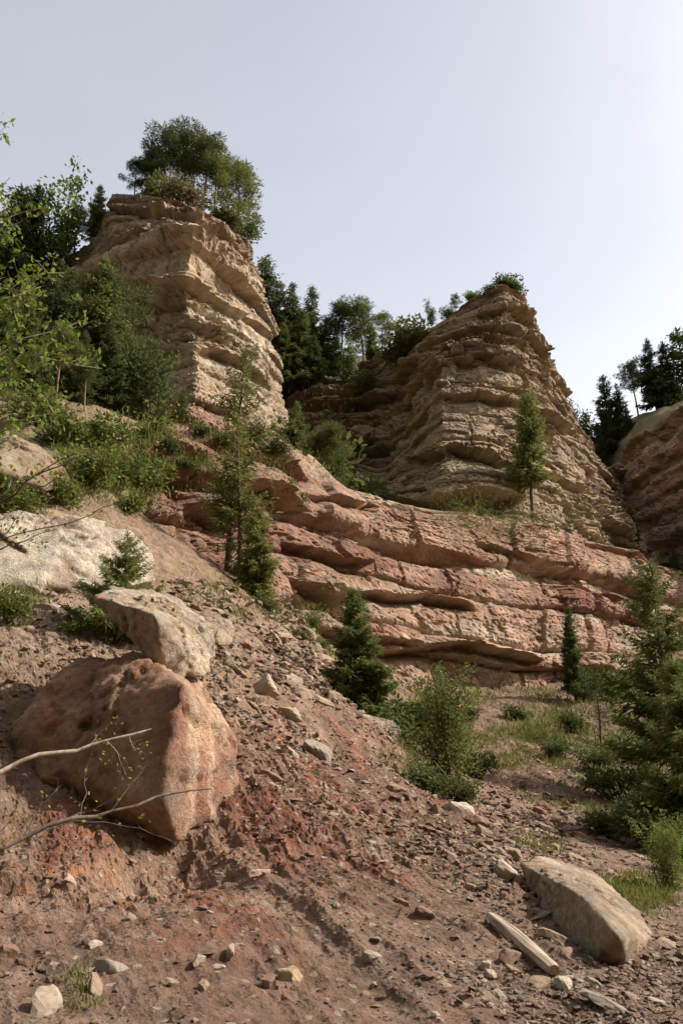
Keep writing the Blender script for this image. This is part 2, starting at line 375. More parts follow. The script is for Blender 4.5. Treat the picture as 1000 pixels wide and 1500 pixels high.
def build_cliff(name, label, rows, backs, nr, nc, seed, thick=(0.7, 2.2), off=0.45, bulge=0.35, under=0.5, thin=0.10,
                block=2.4, rough=0.22, dip=(0, 0), warp=0.5, smooth=3, palette=None, grass=0.5, caps=None, big=0.6, ledges=(), fine=0.11):
    """rows: control rows from the top edge down to the foot; backs: (dy, dz) rows of the land behind the top edge"""
    Cn = np.array([[P3(*p) for p in r] for r in rows])
    top = Cn[0]
    bk = [top + np.array([0, dy, dz]) for dy, dz in backs][::-1]
    Cn = np.concatenate([np.array(bk), Cn], 0) if backs else Cn
    G, v, u, cw = upsample(Cn, nr, nc, smooth)
    vtop = cw[len(backs)]                                      # arc length at the top edge
    N = grid_normals(G); N *= np.sign(-(N[..., 1:2]+0.0) + 1e-9)
    P = G.reshape(-1, 3); n = N.reshape(-1, 3).copy(); wall = np.clip(1-np.abs(n[:, 2]), 0.05, 1)
    flatn = n*np.array([1, 1, 0.25]); flatn /= np.linalg.norm(flatn, axis=1, keepdims=True)+1e-9
    s = u.ravel(); vv = v.ravel()
    face = sstep(vtop-0.8, vtop+0.5, vv)                        # 1 on the wall, 0 on the land behind
    r = np.random.default_rng(seed)
    w = P[:, 2] + dip[0]*P[:, 0] + dip[1]*P[:, 1] + warp*fbm(np.c_[P[:, :2]*0.07, P[:, 2]*0.03], 3, seed+1) \
        + 0.06*warp*fbm(np.c_[P[:, :2]*0.5, P[:, 2]*0.2], 3, seed+2)
    lo, hi = w.min()-1, w.max()+1
    B = [lo]
    while B[-1] < hi: B.append(B[-1] + thick[0] + (thick[1]-thick[0])*r.random()**2.2)
    B = np.array(B); idx = np.clip(np.searchsorted(B, w, side='right')-1, 0, len(B)-2)
    th = (B[1:]-B[:-1]); t = (w-B[idx])/th[idx]
    offs = (r.random(len(B))*2-1)*off; offs[1::2] += off*0.45; offs[::2] -= off*0.25
    hard = 0.4 + 0.6*r.random(len(B))
    alb = block*(0.7+1.5*r.random(len(B)))[idx]; aq = np.floor(s/alb + 7.7*idx + 0.22*fbm(P*0.7, 2, seed+16)).astype(np.int64)
    along = 0.5*fbm(np.c_[P[:, :2]*0.16, idx*7.31], 3, seed+3) + 0.62*(_h(aq, idx.astype(np.int64), idx*0, seed+17)-0.5)   # ledges break off at joints
    prof = np.clip(1-np.abs(2*t-1.08)**6.0, -1, 1)              # rounded nose, deeper shade line at the foot of each bed
    D = offs[idx] + off*0.9*along + bulge*hard[idx]*(prof-0.6)*np.minimum(th[idx], 1.6) - under*hard[idx]*np.exp(-(t/0.075)**2)*np.clip(0.6+along, 0, 1.4)
    # thin beds inside the thick ones, coming and going along the wall
    tb = w*(2.2+2.6*hard[idx]) + 1.1*fbm(np.c_[P*0.5], 3, seed+4); ti = np.floor(tb); tf = tb-ti
    thr = _h(ti.astype(np.int64), idx.astype(np.int64), np.floor(s/(block*1.7)+3*thr0(ti, seed)).astype(np.int64), seed+5)
    tam = thin*np.clip(0.25+1.9*fbm(np.c_[P[:, :2]*0.16, idx*3.7], 3, seed+6), 0.0, 1.7)
    D += tam*((thr-0.5)*3.0 + 0.5*(1-np.abs(2*tf-1)**4) - 1.1*np.exp(-(tf/0.14)**2))
    # upright joints: blocks with stepped faces, a groove between them
    bl = block*(0.5+1.2*r.random(len(B)))[idx]
    q = s/bl + 13.7*idx + 0.22*fbm(np.c_[P*0.6], 3, seed+7); qi = np.floor(q); qf = q-qi
    hb = _h(qi.astype(np.int64), idx.astype(np.int64), idx*0, seed+8)
    D += (hb-0.5)*off*1.5 - 0.75*off*np.exp(-(np.minimum(qf, 1-qf)*bl/0.07)**2)*(hb > 0.68)
    # broken faces: angular slabs at two sizes, ribs and alcoves
    jit = 0.5*np.c_[vn(P*0.9, seed+41), vn(P*0.9, seed+42), vn(P*0.9, seed+43)]
    for sc, am in ((0.36, 0.62), (0.85, 0.42), (2.0, 0.20)):
        fa, gap = facets(np.c_[P[:, :2]*sc, w*sc*1.7] + jit*0.35*sc, seed+int(sc*50), 1.3)
        D += rough*am*1.55*(fa - 0.30*(1-sstep(0, 0.07, gap)))*np.clip(0.8+1.2*along, 0.25, 1.6)
    D += big*(fbm(P*0.11, 3, seed+9) + 0.7*ridged(np.c_[P[:, :2]*0.10, P[:, 2]*0.035], 3, seed+15)-0.2) + rough*0.6*fbm(P*np.array([.7, .7, 1.1]), 5, seed+10, 0.55)
    # ledges and overhangs one can point to
    ppx, ppy, _f = to_px(P.T)
    Dx = np.zeros(len(P))
    for pl, wd, dep in ledges:
        pl = np.array(pl, float); yl = np.interp(ppx, pl[:, 0], pl[:, 1]) + 5*fbm(np.c_[ppx*0.03, ppx*0, ppx*0], 3, seed+77)
        fx = sstep(pl[0, 0]-4, pl[0, 0]+30, ppx)*(1-sstep(pl[-1, 0]-30, pl[-1, 0]+4, ppx)); dd = ppy-yl
        Dx += dep*fx*np.where(dd > 0, -np.exp(-(dd/wd)**1.6)*sstep(0, 3.5, dd) + 0.45*(1-sstep(0, 3.5, dd)), 0.45*np.exp(dd/(wd*1.3)))
    calm = 0.55 + 0.65*sstep(-0.30, 0.25, fbm(np.c_[P[:, :2]*0.085, P[:, 2]*0.13], 3, seed+55))   # massive stretches and broken ones
    D = D*calm + Dx
    # chips, pits and pocks
    fa, gap = facets(np.c_[P[:, :2]*3.6, w*6.5], seed+66, 1.2)
    D += fine*(0.6*fbm(P*np.array([2.6, 2.6, 4.2]), 4, seed+61, 0.6) + 0.5*fa - 0.25*(1-sstep(0, .1, gap)))
    p1, p2, pc = worley(P*np.array([1.5, 1.5, 2.2]), seed+63)
    D -= fine*1.6*(1-sstep(0.10, 0.34, p1))*(pc > 0.7)
    D *= face
    Q = P + flatn*D[:, None]
    Q[:, 2] += (1-face)*0.35*fbm(P*0.35, 3, seed+13) + face*0.05*fbm(P*1.7, 2, seed+14)
    N2 = grid_normals(Q.reshape(nr, nc, 3)).reshape(-1, 3); N2 *= np.sign((N2*flatn).sum(1, keepdims=True)+1e-9)
    info = dict(P=P, Q=Q, w=w, idx=idx, t=t, s=s, vv=vv-vtop, N=N2, face=face, B=B, along=along, r=r, nb=len(B))
    col = palette(info, seed)
    up = sstep(0.55, 0.85, N2[:, 2])*sstep(-0.25, 0.25, fbm(P*0.35, 3, seed+20))*grass
    up = np.clip(up + (1-face)*0.7, 0, 1)
    gr = lerp((.14, .15, .05), (.24, .17, .10), sstep(-.3, .3, fbm(P*0.8, 3, seed+21))[:, None])
    col = col*(1-up[:, None]) + gr*up[:, None]
    F = grid_faces(nr, nc)
    if (N2*grid_normals(Q.reshape(nr, nc, 3)).reshape(-1, 3)).sum() > 0: pass
    add_bvh(Q, F)
    # each bed of rock is a part of its own
    root = empty(name, (0, 0, 0)); root['kind'] = 'structure'; root['label'] = label
    fi = np.where(face[F].mean(1) > 0.5, idx[F].min(1), -1)
    for b in np.unique(fi):
        f = F[fi == b]
        if len(f) < 1: continue
        used, inv = np.unique(f, return_inverse=True)
        me = mk_mesh('rock_layer', Q[used], inv.reshape(f.shape), col[used], smooth=False)
        mk_obj('rock_layer' if b >= 0 else 'cliff_top', me, M_CLIFF, root)
    return info
def bands(info, seed, stops, cols, mott, streak=0.25):
    """stops: (height, list of colours) picked per bed; mottled along the bed"""
    P, idx = info['P'], info['idx']; r = np.random.default_rng(seed+99)
    nb = info['nb']; bedmid = np.zeros(nb)
    zmid = np.bincount(idx, weights=info['w'], minlength=nb)/np.maximum(np.bincount(idx, minlength=nb), 1)
    bc = np.zeros((nb, 3)); bc2 = np.zeros((nb, 3))
    for b in range(nb):
        k = 0
        for i, zz_ in enumerate(stops):
            if zmid[b] > zz_: k = i
        ch = cols[k]; a, c = r.integers(len(ch)), r.integers(len(ch))
        bc[b] = np.array(ch[a])*(0.88+0.24*r.random()); bc2[b] = np.array(ch[c])*(0.88+0.24*r.random())
    m = sstep(-0.25, 0.25, fbm(np.c_[P[:, :2]*0.25, P[:, 2]*0.7], 4, seed+31))[:, None]
    ic = np.clip(np.searchsorted(info['B'], info['w'] + 0.9*fbm(P*np.array([.35, .35, .6]), 4, seed+37), side='right')-1, 0, nb-1)
    c = bc[ic]*(1-m) + bc2[ic]*m
    st = fbm(np.c_[P[:, :2]*1.6, P[:, 2]*0.10], 3, seed+32)       # water streaks
    c = c*(1 + streak*st*1.2)[:, None]
    lam = fbm(np.c_[P[:, :2]*0.12, P[:, 2]*4.0], 3, seed+33)      # fine bedding colour
    c = c*(1 + 0.30*lam)[:, None]
    lich = sstep(0.15, 0.45, fbm(P*0.5, 4, seed+34))*mott        # grey weathering crust
    return c*(1-lich[:, None]) + np.array((.20, .175, .14))*lich[:, None]

CREAM, TAN, PINK, RED, ROSE, BRN, PALE = (.44,.36,.265), (.35,.26,.175), (.42,.275,.195), (.23,.105,.072), (.33,.185,.13), (.20,.135,.09), (.52,.43,.32)
def pal_lower(info, seed):
    c = bands(info, seed, (-99,), ((PINK, ROSE, RED, (.40,.25,.18), (.43,.335,.25), (.36,.21,.15), ROSE, (.29,.145,.10)),), 0.2)
    P = info['P']; k = (0.92*(1-sstep(-7, 3, P[:, 0]+3*fbm(P*0.2, 3, 9))))[:, None]       # redder, crumbling beds to the left
    rd = lerp((.20,.095,.066), (.27,.165,.118), sstep(-.3, .3, fbm(P*np.array([.4, .4, 1.2]), 4, 12))[:, None])
    return c*(1-k) + rd*k
def pal_left(info, seed):
    return bands(info, seed, (-99, 24.5, 29.0, 45.4), ((RED, ROSE, BRN, BRN), (ROSE, TAN, BRN), (CREAM, TAN, (.41,.33,.245), TAN, CREAM), (BRN, (.29,.20,.13))), 0.45, 0.35)
def pal_mid(info, seed):
    return bands(info, seed, (-99, 22.0, 42), ((RED, ROSE, BRN), (TAN, TAN, (.36,.28,.19), (.31,.24,.165), (.29,.205,.145), TAN), (TAN, BRN)), 0.4)
def pal_right(info, seed):
    return bands(info, seed, (-99,), ((BRN, ROSE, TAN, (.33,.22,.16)),), 0.5)

LEDGE_LOW = [([(285,655),(340,662),(400,680),(440,705)], 13, 1.7), ([(335,712),(385,716),(450,745)], 12, 1.5), ([(215,668),(260,672),(300,690)], 12, 1.4),
 ([(545,957),(600,950),(670,947),(720,955),(790,968)], 13, 1.4), ([(455,858),(554,876),(620,874),(700,890)], 12, 1.2),
 ([(405,795),(450,806),(530,830)], 14, 1.1), ([(412,846),(460,870),(512,915)], 14, 1.2), ([(690,790),(760,812),(830,842),(900,884)], 9, 0.6),
 ([(440,722),(490,742),(545,752)], 9, 0.8), ([(268,738),(300,750),(345,775)], 26, 1.6), ([(205,700),(240,715),(290,735)], 10, 0.5), ([(560,800),(640,808),(720,822)], 8, 0.4),
 ([(840,795),(900,815),(960,845)], 7, 0.5)]
LEDGE_LEFT = [([(120,352),(170,346),(230,340),(286,338),(340,380),(385,450)], 7, -0.5), ([(150,440),(200,428),(262,414),(300,430),(360,465),(410,500)], 12, 0.9),
 ([(276,468),(320,492),(385,530)], 9, 0.7), ([(282,506),(320,512),(360,535),(400,575)], 16, 1.0), ([(150,545),(220,525),(280,505)], 10, 0.6), ([(150,300),(200,310),(280,318),(340,350)], 10, 1.2),
 ([(260,570),(310,590),(370,600)], 10, 0.6), ([(170,600),(230,600),(290,610)], 12, 0.8)]
LEDGE_MID = [([(590,672),(630,662),(664,652),(700,662),(745,682)], 14, 1.8), ([(555,738),(620,737),(680,726),(760,726)], 20, 2.4), ([(430,600),(480,590),(540,590),(595,572)], 15, 2.2),
 ([(440,655),(500,660),(565,640)], 15, 2.0), ([(690,470),(730,456),(775,470)], 10, 1.1), ([(655,528),(700,520),(760,530)], 10, 0.9), ([(770,598),(810,612),(850,640)], 11, 1.3), ([(640,585),(700,575),(760,590)], 8, 0.5),
 ([(780,690),(830,705),(880,730)], 10, 0.7), ([(600,520),(640,505),(690,480)], 9, 0.8)]
rows_low = [
 [(120,640,40),(190,632,43),(250,628,45),(320,640,47),(400,645,49),(450,665,50.5),(510,715,52),(580,738,53),(690,752,54),(790,772,57),(870,797,62),(950,832,67),(1080,872,74)],
 [(130,690,36),(200,690,34),(262,690,35.5),(330,705,38),(400,712,41),(460,735,44.5),(520,770,48.5),(590,790,50),(690,810,51),(790,825,54),(875,838,59),(955,860,65),(1080,885,72)],
 [(140,750,31),(215,770,30),(275,770,32.0),(335,780,35.8),(400,790,39),(470,825,42.5),(535,865,45.5),(600,885,47),(690,895,48.5),(795,905,52),(880,900,57.5),(955,895,63),(1080,900,70)],
 [(150,815,27),(222,860,27),(285,865,30),(345,870,34),(400,895,37),(480,955,40),(550,1000,43),(620,1030,45),(700,1035,47),(800,1030,50.5),(882,1000,56),(955,960,61),(1080,930,68)]]
build_cliff('lower_cliff', 'long pink and tan banded rock band across the middle of the slope', rows_low, [(1.5,0.4),(8,1.2),(14,2.0)], 320, 500, 101,
            thick=(0.6,4.4), off=0.50, bulge=0.42, under=0.9, thin=0.06, block=4.2, rough=0.15, dip=(0.0, 0.0), warp=1.3, palette=pal_lower, grass=0.45, big=0.8, ledges=LEDGE_LOW, fine=0.075)
rows_left = [
 [(-120,470,84),(-20,430,80),(138,356,76),(168,284,73),(225,290,72),(290,305,71),(345,342,74),(366,372,82)],
 [(-120,520,80),(-20,490,76),(118,395,72),(165,352,69),(225,340,65.5),(286,338,62.5),(346,388,68),(390,452,79)],
 [(-120,560,79),(-20,540,75),(105,480,71),(160,440,67.5),(225,425,64.5),(270,424,62.0),(350,455,67),(402,495,77)],
 [(-120,620,77),(-20,600,73),(90,570,70),(160,560,67),(225,545,64),(290,530,60.8),(362,555,66),(412,565,75)],
 [(-120,700,73),(-20,680,69),(90,655,66),(160,645,63),(225,635,60),(280,625,57.8),(372,635,60),(428,640,68)],
 [(-120,760,69),(-20,740,64),(90,720,60),(160,705,56),(225,700,53),(292,690,51),(380,690,53),(452,690,60)]]
build_cliff('left_cliff_tower', 'tall pale sandstone tower with pines on top at the left', rows_left, [(2,0.6),(9,2.0),(22,3.0)], 320, 350, 202,
            thick=(0.5,3.8), off=0.50, bulge=0.25, under=0.6, thin=0.12, block=3.2, rough=0.20, dip=(0.2, 0.0), warp=0.9, smooth=4, palette=pal_left, grass=0.4, big=0.85, ledges=LEDGE_LEFT)
rows_mid = [
 [(415,566,96),(470,560,92),(530,540,90),(585,505,86),(640,474,79),(690,440,76),(735,417,74),(768,430,76),(780,490,80),(810,560,83),(850,630,86),(880,672,90),(912,702,97)],
 [(425,600,89),(480,595,84),(540,580,86),(590,560,81),(640,528,69.5),(695,505,70),(742,500,71),(778,510,73.5),(800,565,77),(835,625,80),(870,672,83),(895,704,86),(918,725,94)],
 [(432,640,82),(490,648,77),(550,640,81),(596,630,76),(645,610,65.5),(700,600,66),(750,600,67.5),(795,615,70),(830,650,73),(862,690,76),(888,718,79),(905,740,82),(926,760,90)],
 [(440,690,74),(505,705,70),(560,715,73),(600,712,69),(648,695,62),(705,690,62.5),(760,695,64),(805,705,66.5),(842,722,69),(872,745,72),(896,765,75),(912,782,78),(934,800,86)],
 [(445,740,68),(510,765,64),(565,772,62),(602,772,60.5),(650,772,58.5),(710,775,59),(765,785,60.5),(812,795,63),(848,808,66),(878,822,69),(902,836,72),(920,850,75),(942,860,82)]]
build_cliff('middle_cliff_tower', 'layered tan rock tower with a pointed top in the middle', rows_mid, [(1.5,0.2),(6,-0.5),(14,-2.0)], 330, 430, 303,
            thick=(0.35,2.8), off=0.66, bulge=0.42, under=1.0, thin=0.17, block=2.6, rough=0.26, dip=(0.03, 0.05), warp=1.2, smooth=7, palette=pal_mid, grass=0.45, big=0.8, ledges=LEDGE_MID, fine=0.085)
rows_right = [
 [(868,705,112),(895,690,104),(940,640,96),(1000,596,88),(1080,560,80),(1180,540,74)],
 [(872,740,106),(905,735,98),(950,700,90),(1005,670,83),(1085,640,75),(1185,620,70)],
 [(876,790,100),(912,790,93),(955,770,86),(1010,750,79),(1090,730,71),(1190,710,66)],
 [(880,860,94),(918,870,88),(960,870,82),(1015,870,75),(1095,870,68),(1195,860,62)]]
build_cliff('right_cliff', 'shaded brown layered cliff at the right edge under dark trees', rows_right, [(2,0.6),(10,3.0),(30,9)], 190, 220, 404,
            thick=(0.8,2.2), off=0.5, bulge=0.35, under=0.65, thin=0.16, block=2.8, rough=0.26, dip=(-0.12, 0.0), warp=1.2, smooth=3, palette=pal_right, grass=0.5, big=0.7)
# unseen gorge side behind the viewer, added steep and high to block sky fill
xs_, ys_ = np.meshgrid(np.linspace(-260, 260, 90), np.r_[5.0, -2, -5, -8, -12, -18, -26, -36, -50, -70, -95], indexing='xy')
ht = np.interp(ys_, [-95, -70, -50, -36, -26, -18, -12, -8, -5, -2, 5.0], [190, 140, 98, 68, 46, 27, 13, 5, 1.2, 0, -0.6]) + np.clip(-xs_-8, 0, 60)*0.55*np.interp(ys_, [-8, 5.0], [1, .3])
Qo = np.c_[xs_.ravel(), ys_.ravel(), ht.ravel()]; Qo[:, 2] += 1.2*fbm(Qo*0.2, 3, 77)*sstep(-1, -10, Qo[:, 1]) if False else 0.0
mk_obj('fill_blocking_hillside', mk_mesh('fill_blocking_hillside', Qo, grid_faces(*xs_.shape), np.tile((.085,.085,.04), (len(Qo), 1))), M_SOIL, kind='structure')
# wooded land behind the towers
rows_back = [[(-200,420,150),(0,400,150),(150,400,150),(300,430,150),(420,520,150),(500,520,150),(600,520,150),(700,560,150),(830,640,150),(880,650,150),(1000,590,150),(1150,540,150)],
             [(-200,440,92),(0,420,92),(150,420,92),(300,450,96),(400,560,98),(500,548,96),(600,530,94),(700,580,96),(830,665,100),(880,690,104),(1000,620,108),(1150,560,100)],
             [(-200,600,86),(0,600,86),(150,600,86),(300,600,90),(400,620,92),(500,640,90),(600,660,90),(700,700,92),(830,760,96),(880,800,100),(1000,800,104),(1150,700,96)]]
Cn = np.array([[P3(*p) for p in r] for r in rows_back]); Gb, v_, u_, _c = upsample(Cn, 60, 120, 2)
Qb = Gb.reshape(-1, 3); Qb[:, 2] += 0.6*fbm(Qb*0.15, 3, 5)
cb = lerp((.05,.06,.025), (.09,.075,.04), sstep(-.3, .3, fbm(Qb*0.3, 3, 8))[:, None])
mk_obj('wooded_hillside', mk_mesh('hillside', Qb, grid_faces(60, 120), cb), M_SOIL, kind='structure')
add_bvh(Qb, grid_faces(60, 120))

def hit(px, py):
    """first surface met by the line of sight through a photo point"""
    d = Vector(ray(px, py)).normalized(); best = None
    for b in BVHS:
        h = b.ray_cast(Vector((0, 0, CAM_Z)), d)
        if h[0] is not None and (best is None or h[3] < best[1]): best = (h[0], h[3], h[1])
    return best
def drop(x, y, zmax=200, zlim=None):
    """highest surface under (x, y)"""
    best = None
    for b in BVHS:
        h = b.ray_cast(Vector((x, y, zmax)), Vector((0, 0, -1)))
        if h[0] is not None and (best is None or h[0].z > best): best = h[0].z
    return best
# ------------------------------------------------------------------ boulders
def ico(sub):
    bm = bmesh.new(); bmesh.ops.create_icosphere(bm, subdivisions=sub, radius=1.0)
    V = np.array([v.co[:] for v in bm.verts]); F = np.array([[v.index for v in f.verts] for f in bm.faces]); bm.free()
    return V/np.linalg.norm(V, axis=1, keepdims=True), F
ICO = {k: ico(k) for k in (2, 3, 5, 6)}
def hull_planes(pts_):
    bm = bmesh.new()
    for p in pts_: bm.verts.new(p)
    bmesh.ops.convex_hull(bm, input=bm.verts[:]); bm.normal_update()
    c = np.mean(pts_, axis=0); out = []
    for f in bm.faces:
        n = np.array(f.normal); d = float(n @ (np.array(f.verts[0].co)-c))
        if d < 0: n, d = -n, -d
        if d > 1e-6: out.append((n, d))
    bm.free(); return c, out
def star(planes, sub, sharp=26.0):
    """rounded solid bounded by the planes, seen from its centre"""
    D, F = ICO[sub]; s = 0
    inv = np.stack([np.clip(D @ n, 0, None)/d for n, d in planes], 1)
    mx = inv.max(1, keepdims=True); r = 1.0/(mx[:, 0]*((inv/mx)**sharp).sum(1)**(1.0/sharp))
    return D*r[:, None], F
def boulder(name, label, category, pix, sub=5, sharp=26, rough=0.03, seed=1, color=None, beds=None, group=None, mat=None, extra=(), fac=0.9):
    pp = np.array([P3(*p) for p in pix] + [np.array(e) for e in extra])
    c, pl = hull_planes(pp); V, F = star(pl, sub, sharp)
    size = np.linalg.norm(V, axis=1).mean(); n = V/np.linalg.norm(V, axis=1, keepdims=True)
    W = V+c
    jt = 0.25*np.c_[vn(W/size*4, seed), vn(W/size*4, seed+1), vn(W/size*4, seed+2)]
    f1, g1 = facets(W/size*1.7 + jt, seed+3, 1.3); f2, g2 = facets(W/size*4.2 + jt, seed+13, 1.3); f3, g3 = facets(W/size*11 + jt, seed+33, 1.2)
    D = rough*size*(0.5*fbm(W/size*1.8, 4, seed+5) + fac*(1.7*(f1-0.25*(1-sstep(0, .05, g1))) + 0.85*(f2-0.3*(1-sstep(0, .07, g2))) + 0.42*f3)
        + 0.55*fbm(W/size*7, 5, seed+6, 0.65) + 0.3*fbm(W/size*24, 3, seed+10, .6))
    if beds:
        bd, bt, ba = beds; w = W @ np.array(bd); k = w/bt + 0.4*fbm(W/size*2, 3, seed+7); f = k-np.floor(k)
        h = _h(np.floor(k).astype(np.int64), np.floor(k).astype(np.int64)*0, np.floor(k).astype(np.int64)*0, seed)
        D += ba*size*((h-0.5) - 0.6*np.exp(-(f/0.12)**2))*np.clip(0.5+1.5*fbm(W/size*1.5, 2, seed+8), 0, 1.3)
    V2 = V + n*D[:, None]
    col = color(W, n, size, seed) if callable(color) else np.tile(color, (len(V), 1))
    base = np.array([c[0], c[1], W[:, 2].min()])
    me = mk_mesh(name, V2 + c - base, F, col*1.12, True)
    o = mk_obj(name, me, mat or M_BOULDER); o.location = base
    tag(o, label, category, group); return o
def mot(a, b, c3=None, sc=2.0, amt=1.0, stretch=(1, 1, 1)):
    def f(W, n, size, seed):
        q = W/size*np.array(stretch)
        m = sstep(-.25, .25, fbm(q*sc, 4, seed+40))[:, None]; c = lerp(a, b, m)
        if c3 is not None:
            k = (sstep(0.12, 0.4, fbm(q*sc*0.8+5, 4, seed+41))*amt)[:, None]; c = c*(1-k) + np.array(c3)*k
        return c*(1+0.18*fbm(q*sc*5, 3, seed+42))[:, None]
    return f
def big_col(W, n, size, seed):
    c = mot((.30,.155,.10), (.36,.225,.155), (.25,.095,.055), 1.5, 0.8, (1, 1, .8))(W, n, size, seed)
    fresh = sstep(0.35, 0.6, n[:, 0])*(1-sstep(-0.25, 0.25, fbm(W*np.array([3.5, 3.5, .6]), 3, seed+50)))     # paler upright streaks on the right-facing side
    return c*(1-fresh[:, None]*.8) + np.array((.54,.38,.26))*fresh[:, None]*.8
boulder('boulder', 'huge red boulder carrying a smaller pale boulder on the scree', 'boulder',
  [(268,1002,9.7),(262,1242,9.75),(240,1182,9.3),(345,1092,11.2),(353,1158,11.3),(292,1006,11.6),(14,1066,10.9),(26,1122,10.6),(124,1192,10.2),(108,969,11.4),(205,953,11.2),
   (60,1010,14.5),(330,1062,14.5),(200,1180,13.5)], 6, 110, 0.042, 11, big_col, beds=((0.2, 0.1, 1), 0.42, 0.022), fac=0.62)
boulder('boulder', 'pale angular boulder perched on top of the huge red boulder', 'boulder',
  [(133,873,11.4),(163,860,12.4),(245,867,13.0),(318,920,12.3),(224,899,10.6),(243,994,10.95),(208,952,11.0),(298,991,11.3),(230,950,13.0),(312,962,12.8)], 6, 110, 0.055, 23,
  mot((.42,.335,.25), (.35,.25,.18), (.50,.41,.32), 2.2, 0.7), beds=((-.25, .1, 1), 0.25, 0.02))
boulder('boulder', 'large tan boulder with a flat sloping top lying at the foot of the scree', 'boulder',
  [(762,1265,9.9),(788,1251,10.4),(870,1275,10.6),(935,1334,9.5),(958,1376,8.6),(906,1368,7.45),(856,1314,8.1),(918,1416,7.75),(868,1410,7.75),(798,1345,8.9),(768,1290,9.8),(850,1350,10.4),(935,1385,9.4)], 6, 110, 0.040, 37,
  mot((.37,.285,.205), (.31,.225,.155), (.43,.345,.26), 2.0, 0.7), beds=((-.3, .35, .9), 0.16, 0.010))
boulder('rock_outcrop', 'broad whitish rock face behind the young fir on the left', 'rock',
  [(-160,740,19.5),(-60,745,19.5),(20,752,19.6),(110,760,20.2),(190,775,21.2),(218,800,21.6),(230,850,21.4),(200,880,20.2),(130,872,18.6),(60,850,17.9),(0,838,17.7),(-90,850,17.2),(-160,900,16.6),(-150,760,24),(180,790,25),(50,900,22),(200,900,24)], 6, 120, 0.035, 43,
  mot((.42,.345,.27), (.49,.42,.335), (.30,.22,.165), 2.6, 0.9, (1, 1, .6)), beds=((.35, .2, 1), 0.7, 0.015))
boulder('rock_outcrop', 'brown overhanging boulder in the grass bank above the whitish rock face', 'rock',
  [(-60,625,23.5),(10,632,23.5),(60,655,23.8),(100,690,24.2),(104,702,24.2),(72,722,23.0),(40,705,22.0),(0,690,21.6),(-60,690,21.3),(-40,640,27),(80,680,27),(40,720,26)], 5, 70, 0.045, 51,
  mot((.30,.22,.155), (.23,.15,.10), (.35,.28,.21), 1.8, 0.7), beds=((.2, .1, 1), 0.4, 0.02))
boulder('rock_slab', 'grey-tan slab jutting from the crest beside the small spruce', 'rock',
  [(505,1040,18.6),(530,1047,19.4),(575,1055,19.6),(592,1068,19.2),(588,1082,18.6),(575,1091,18.2),(540,1086,17.6),(515,1075,17.5),(500,1060,18.0),(540,1060,20.5)], 5, 80, 0.04, 61, mot((.30,.24,.175), (.36,.29,.21), None, 2))
boulder('rock_block', 'brownish block with a dark cleft beside the perched boulder', 'rock',
  [(300,905,14.5),(318,900,14.8),(338,908,15.0),(345,925,14.8),(338,945,14.2),(318,948,13.8),(305,930,13.9),(325,915,15.8),(335,940,15.8)], 5, 80, 0.06, 67, mot((.29,.22,.155), (.35,.26,.19), None, 2))

# hero stones: centre, width and height in the photo, colour, how flat, turn
PALEC, GREYC, TANC, REDC, YELC, WHITEC = (.35,.285,.215), (.29,.25,.205), (.27,.195,.137), (.205,.12,.085), (.38,.28,.17), (.43,.36,.285)
def rock_variant(seed, sub=3, sharp=90, rough=0.06, flat=1.0, npl=9):
    r = np.random.default_rng(seed); pl = []
    for i in range(npl):
        n = r.normal(size=3); n /= np.linalg.norm(n); pl.append((n, 0.62+0.38*r.random()))
    pl += [(np.array([0, 0, 1.]), 0.55+0.2*r.random()), (np.array([0, 0, -1.]), 0.7)]
    V, F = star(pl, sub, sharp); n = V/np.linalg.norm(V, axis=1, keepdims=True)
    d1, d2, cv = worley(V*1.9, seed)
    V = V + n*(rough*(1.4*fbm(V*2.2, 4, seed+1) + (cv-0.5)))[:, None]
    ext = (V.max(0)-V.min(0)); V = (V-(V.max(0)+V.min(0))/2)/ext.max()
    return V, F
VAR3 = []
for k in range(16):
    V, F = rock_variant(900+k, 3); VAR3.append(mk_mesh('stone', V, F, smooth=False)); VAR3[-1].materials.append(M_STONE)
VAR2 = []
for k in range(18):
    V, F = rock_variant(1200+k, 2, 60, 0.09); VAR2.append(mk_mesh('stone', V, F, smooth=False)); VAR2[-1].materials.append(M_STONE)
def put_stone(px, py, wpx, hpx, colr, name='stone', var=None, flat=None, rot=None, sink=0.25, meshes=None, h=None):
    h = h or hit(px, py)
    if h is None: return None
    p, dist_, nrm = h; f = p.y*cP + (p.z-CAM_Z)*sP; m = f/FPX
    me = (meshes or VAR3)[var if var is not None else random.randrange(len(meshes or VAR3))]
    o = bpy.data.objects.new(name, me); COL.objects.link(o)
    w, hh = wpx*m, hpx*m
    o.scale = (w, max(w*0.8, hh), hh*1.15)
    up = Vector(nrm) if nrm.z > 0 else -Vector(nrm)
    q = Vector((0, 0, 1)).rotation_difference((up*0.55 + Vector((0, 0, 0.6))).normalized())
    rz = rot if rot is not None else random.uniform(-0.5, 0.5)
    o.rotation_mode = 'QUATERNION'; o.rotation_quaternion = q @ Quaternion((0, 0, 1), random.uniform(-.6, .6)) @ Quaternion((0, 1, 0), rz)
    o.location = p + up*(hh*(0.5-sink)*0.6)
    o.color = (*(np.array(colr)*0.8 + np.array((.20, .125, .088))*0.2), 1); return o
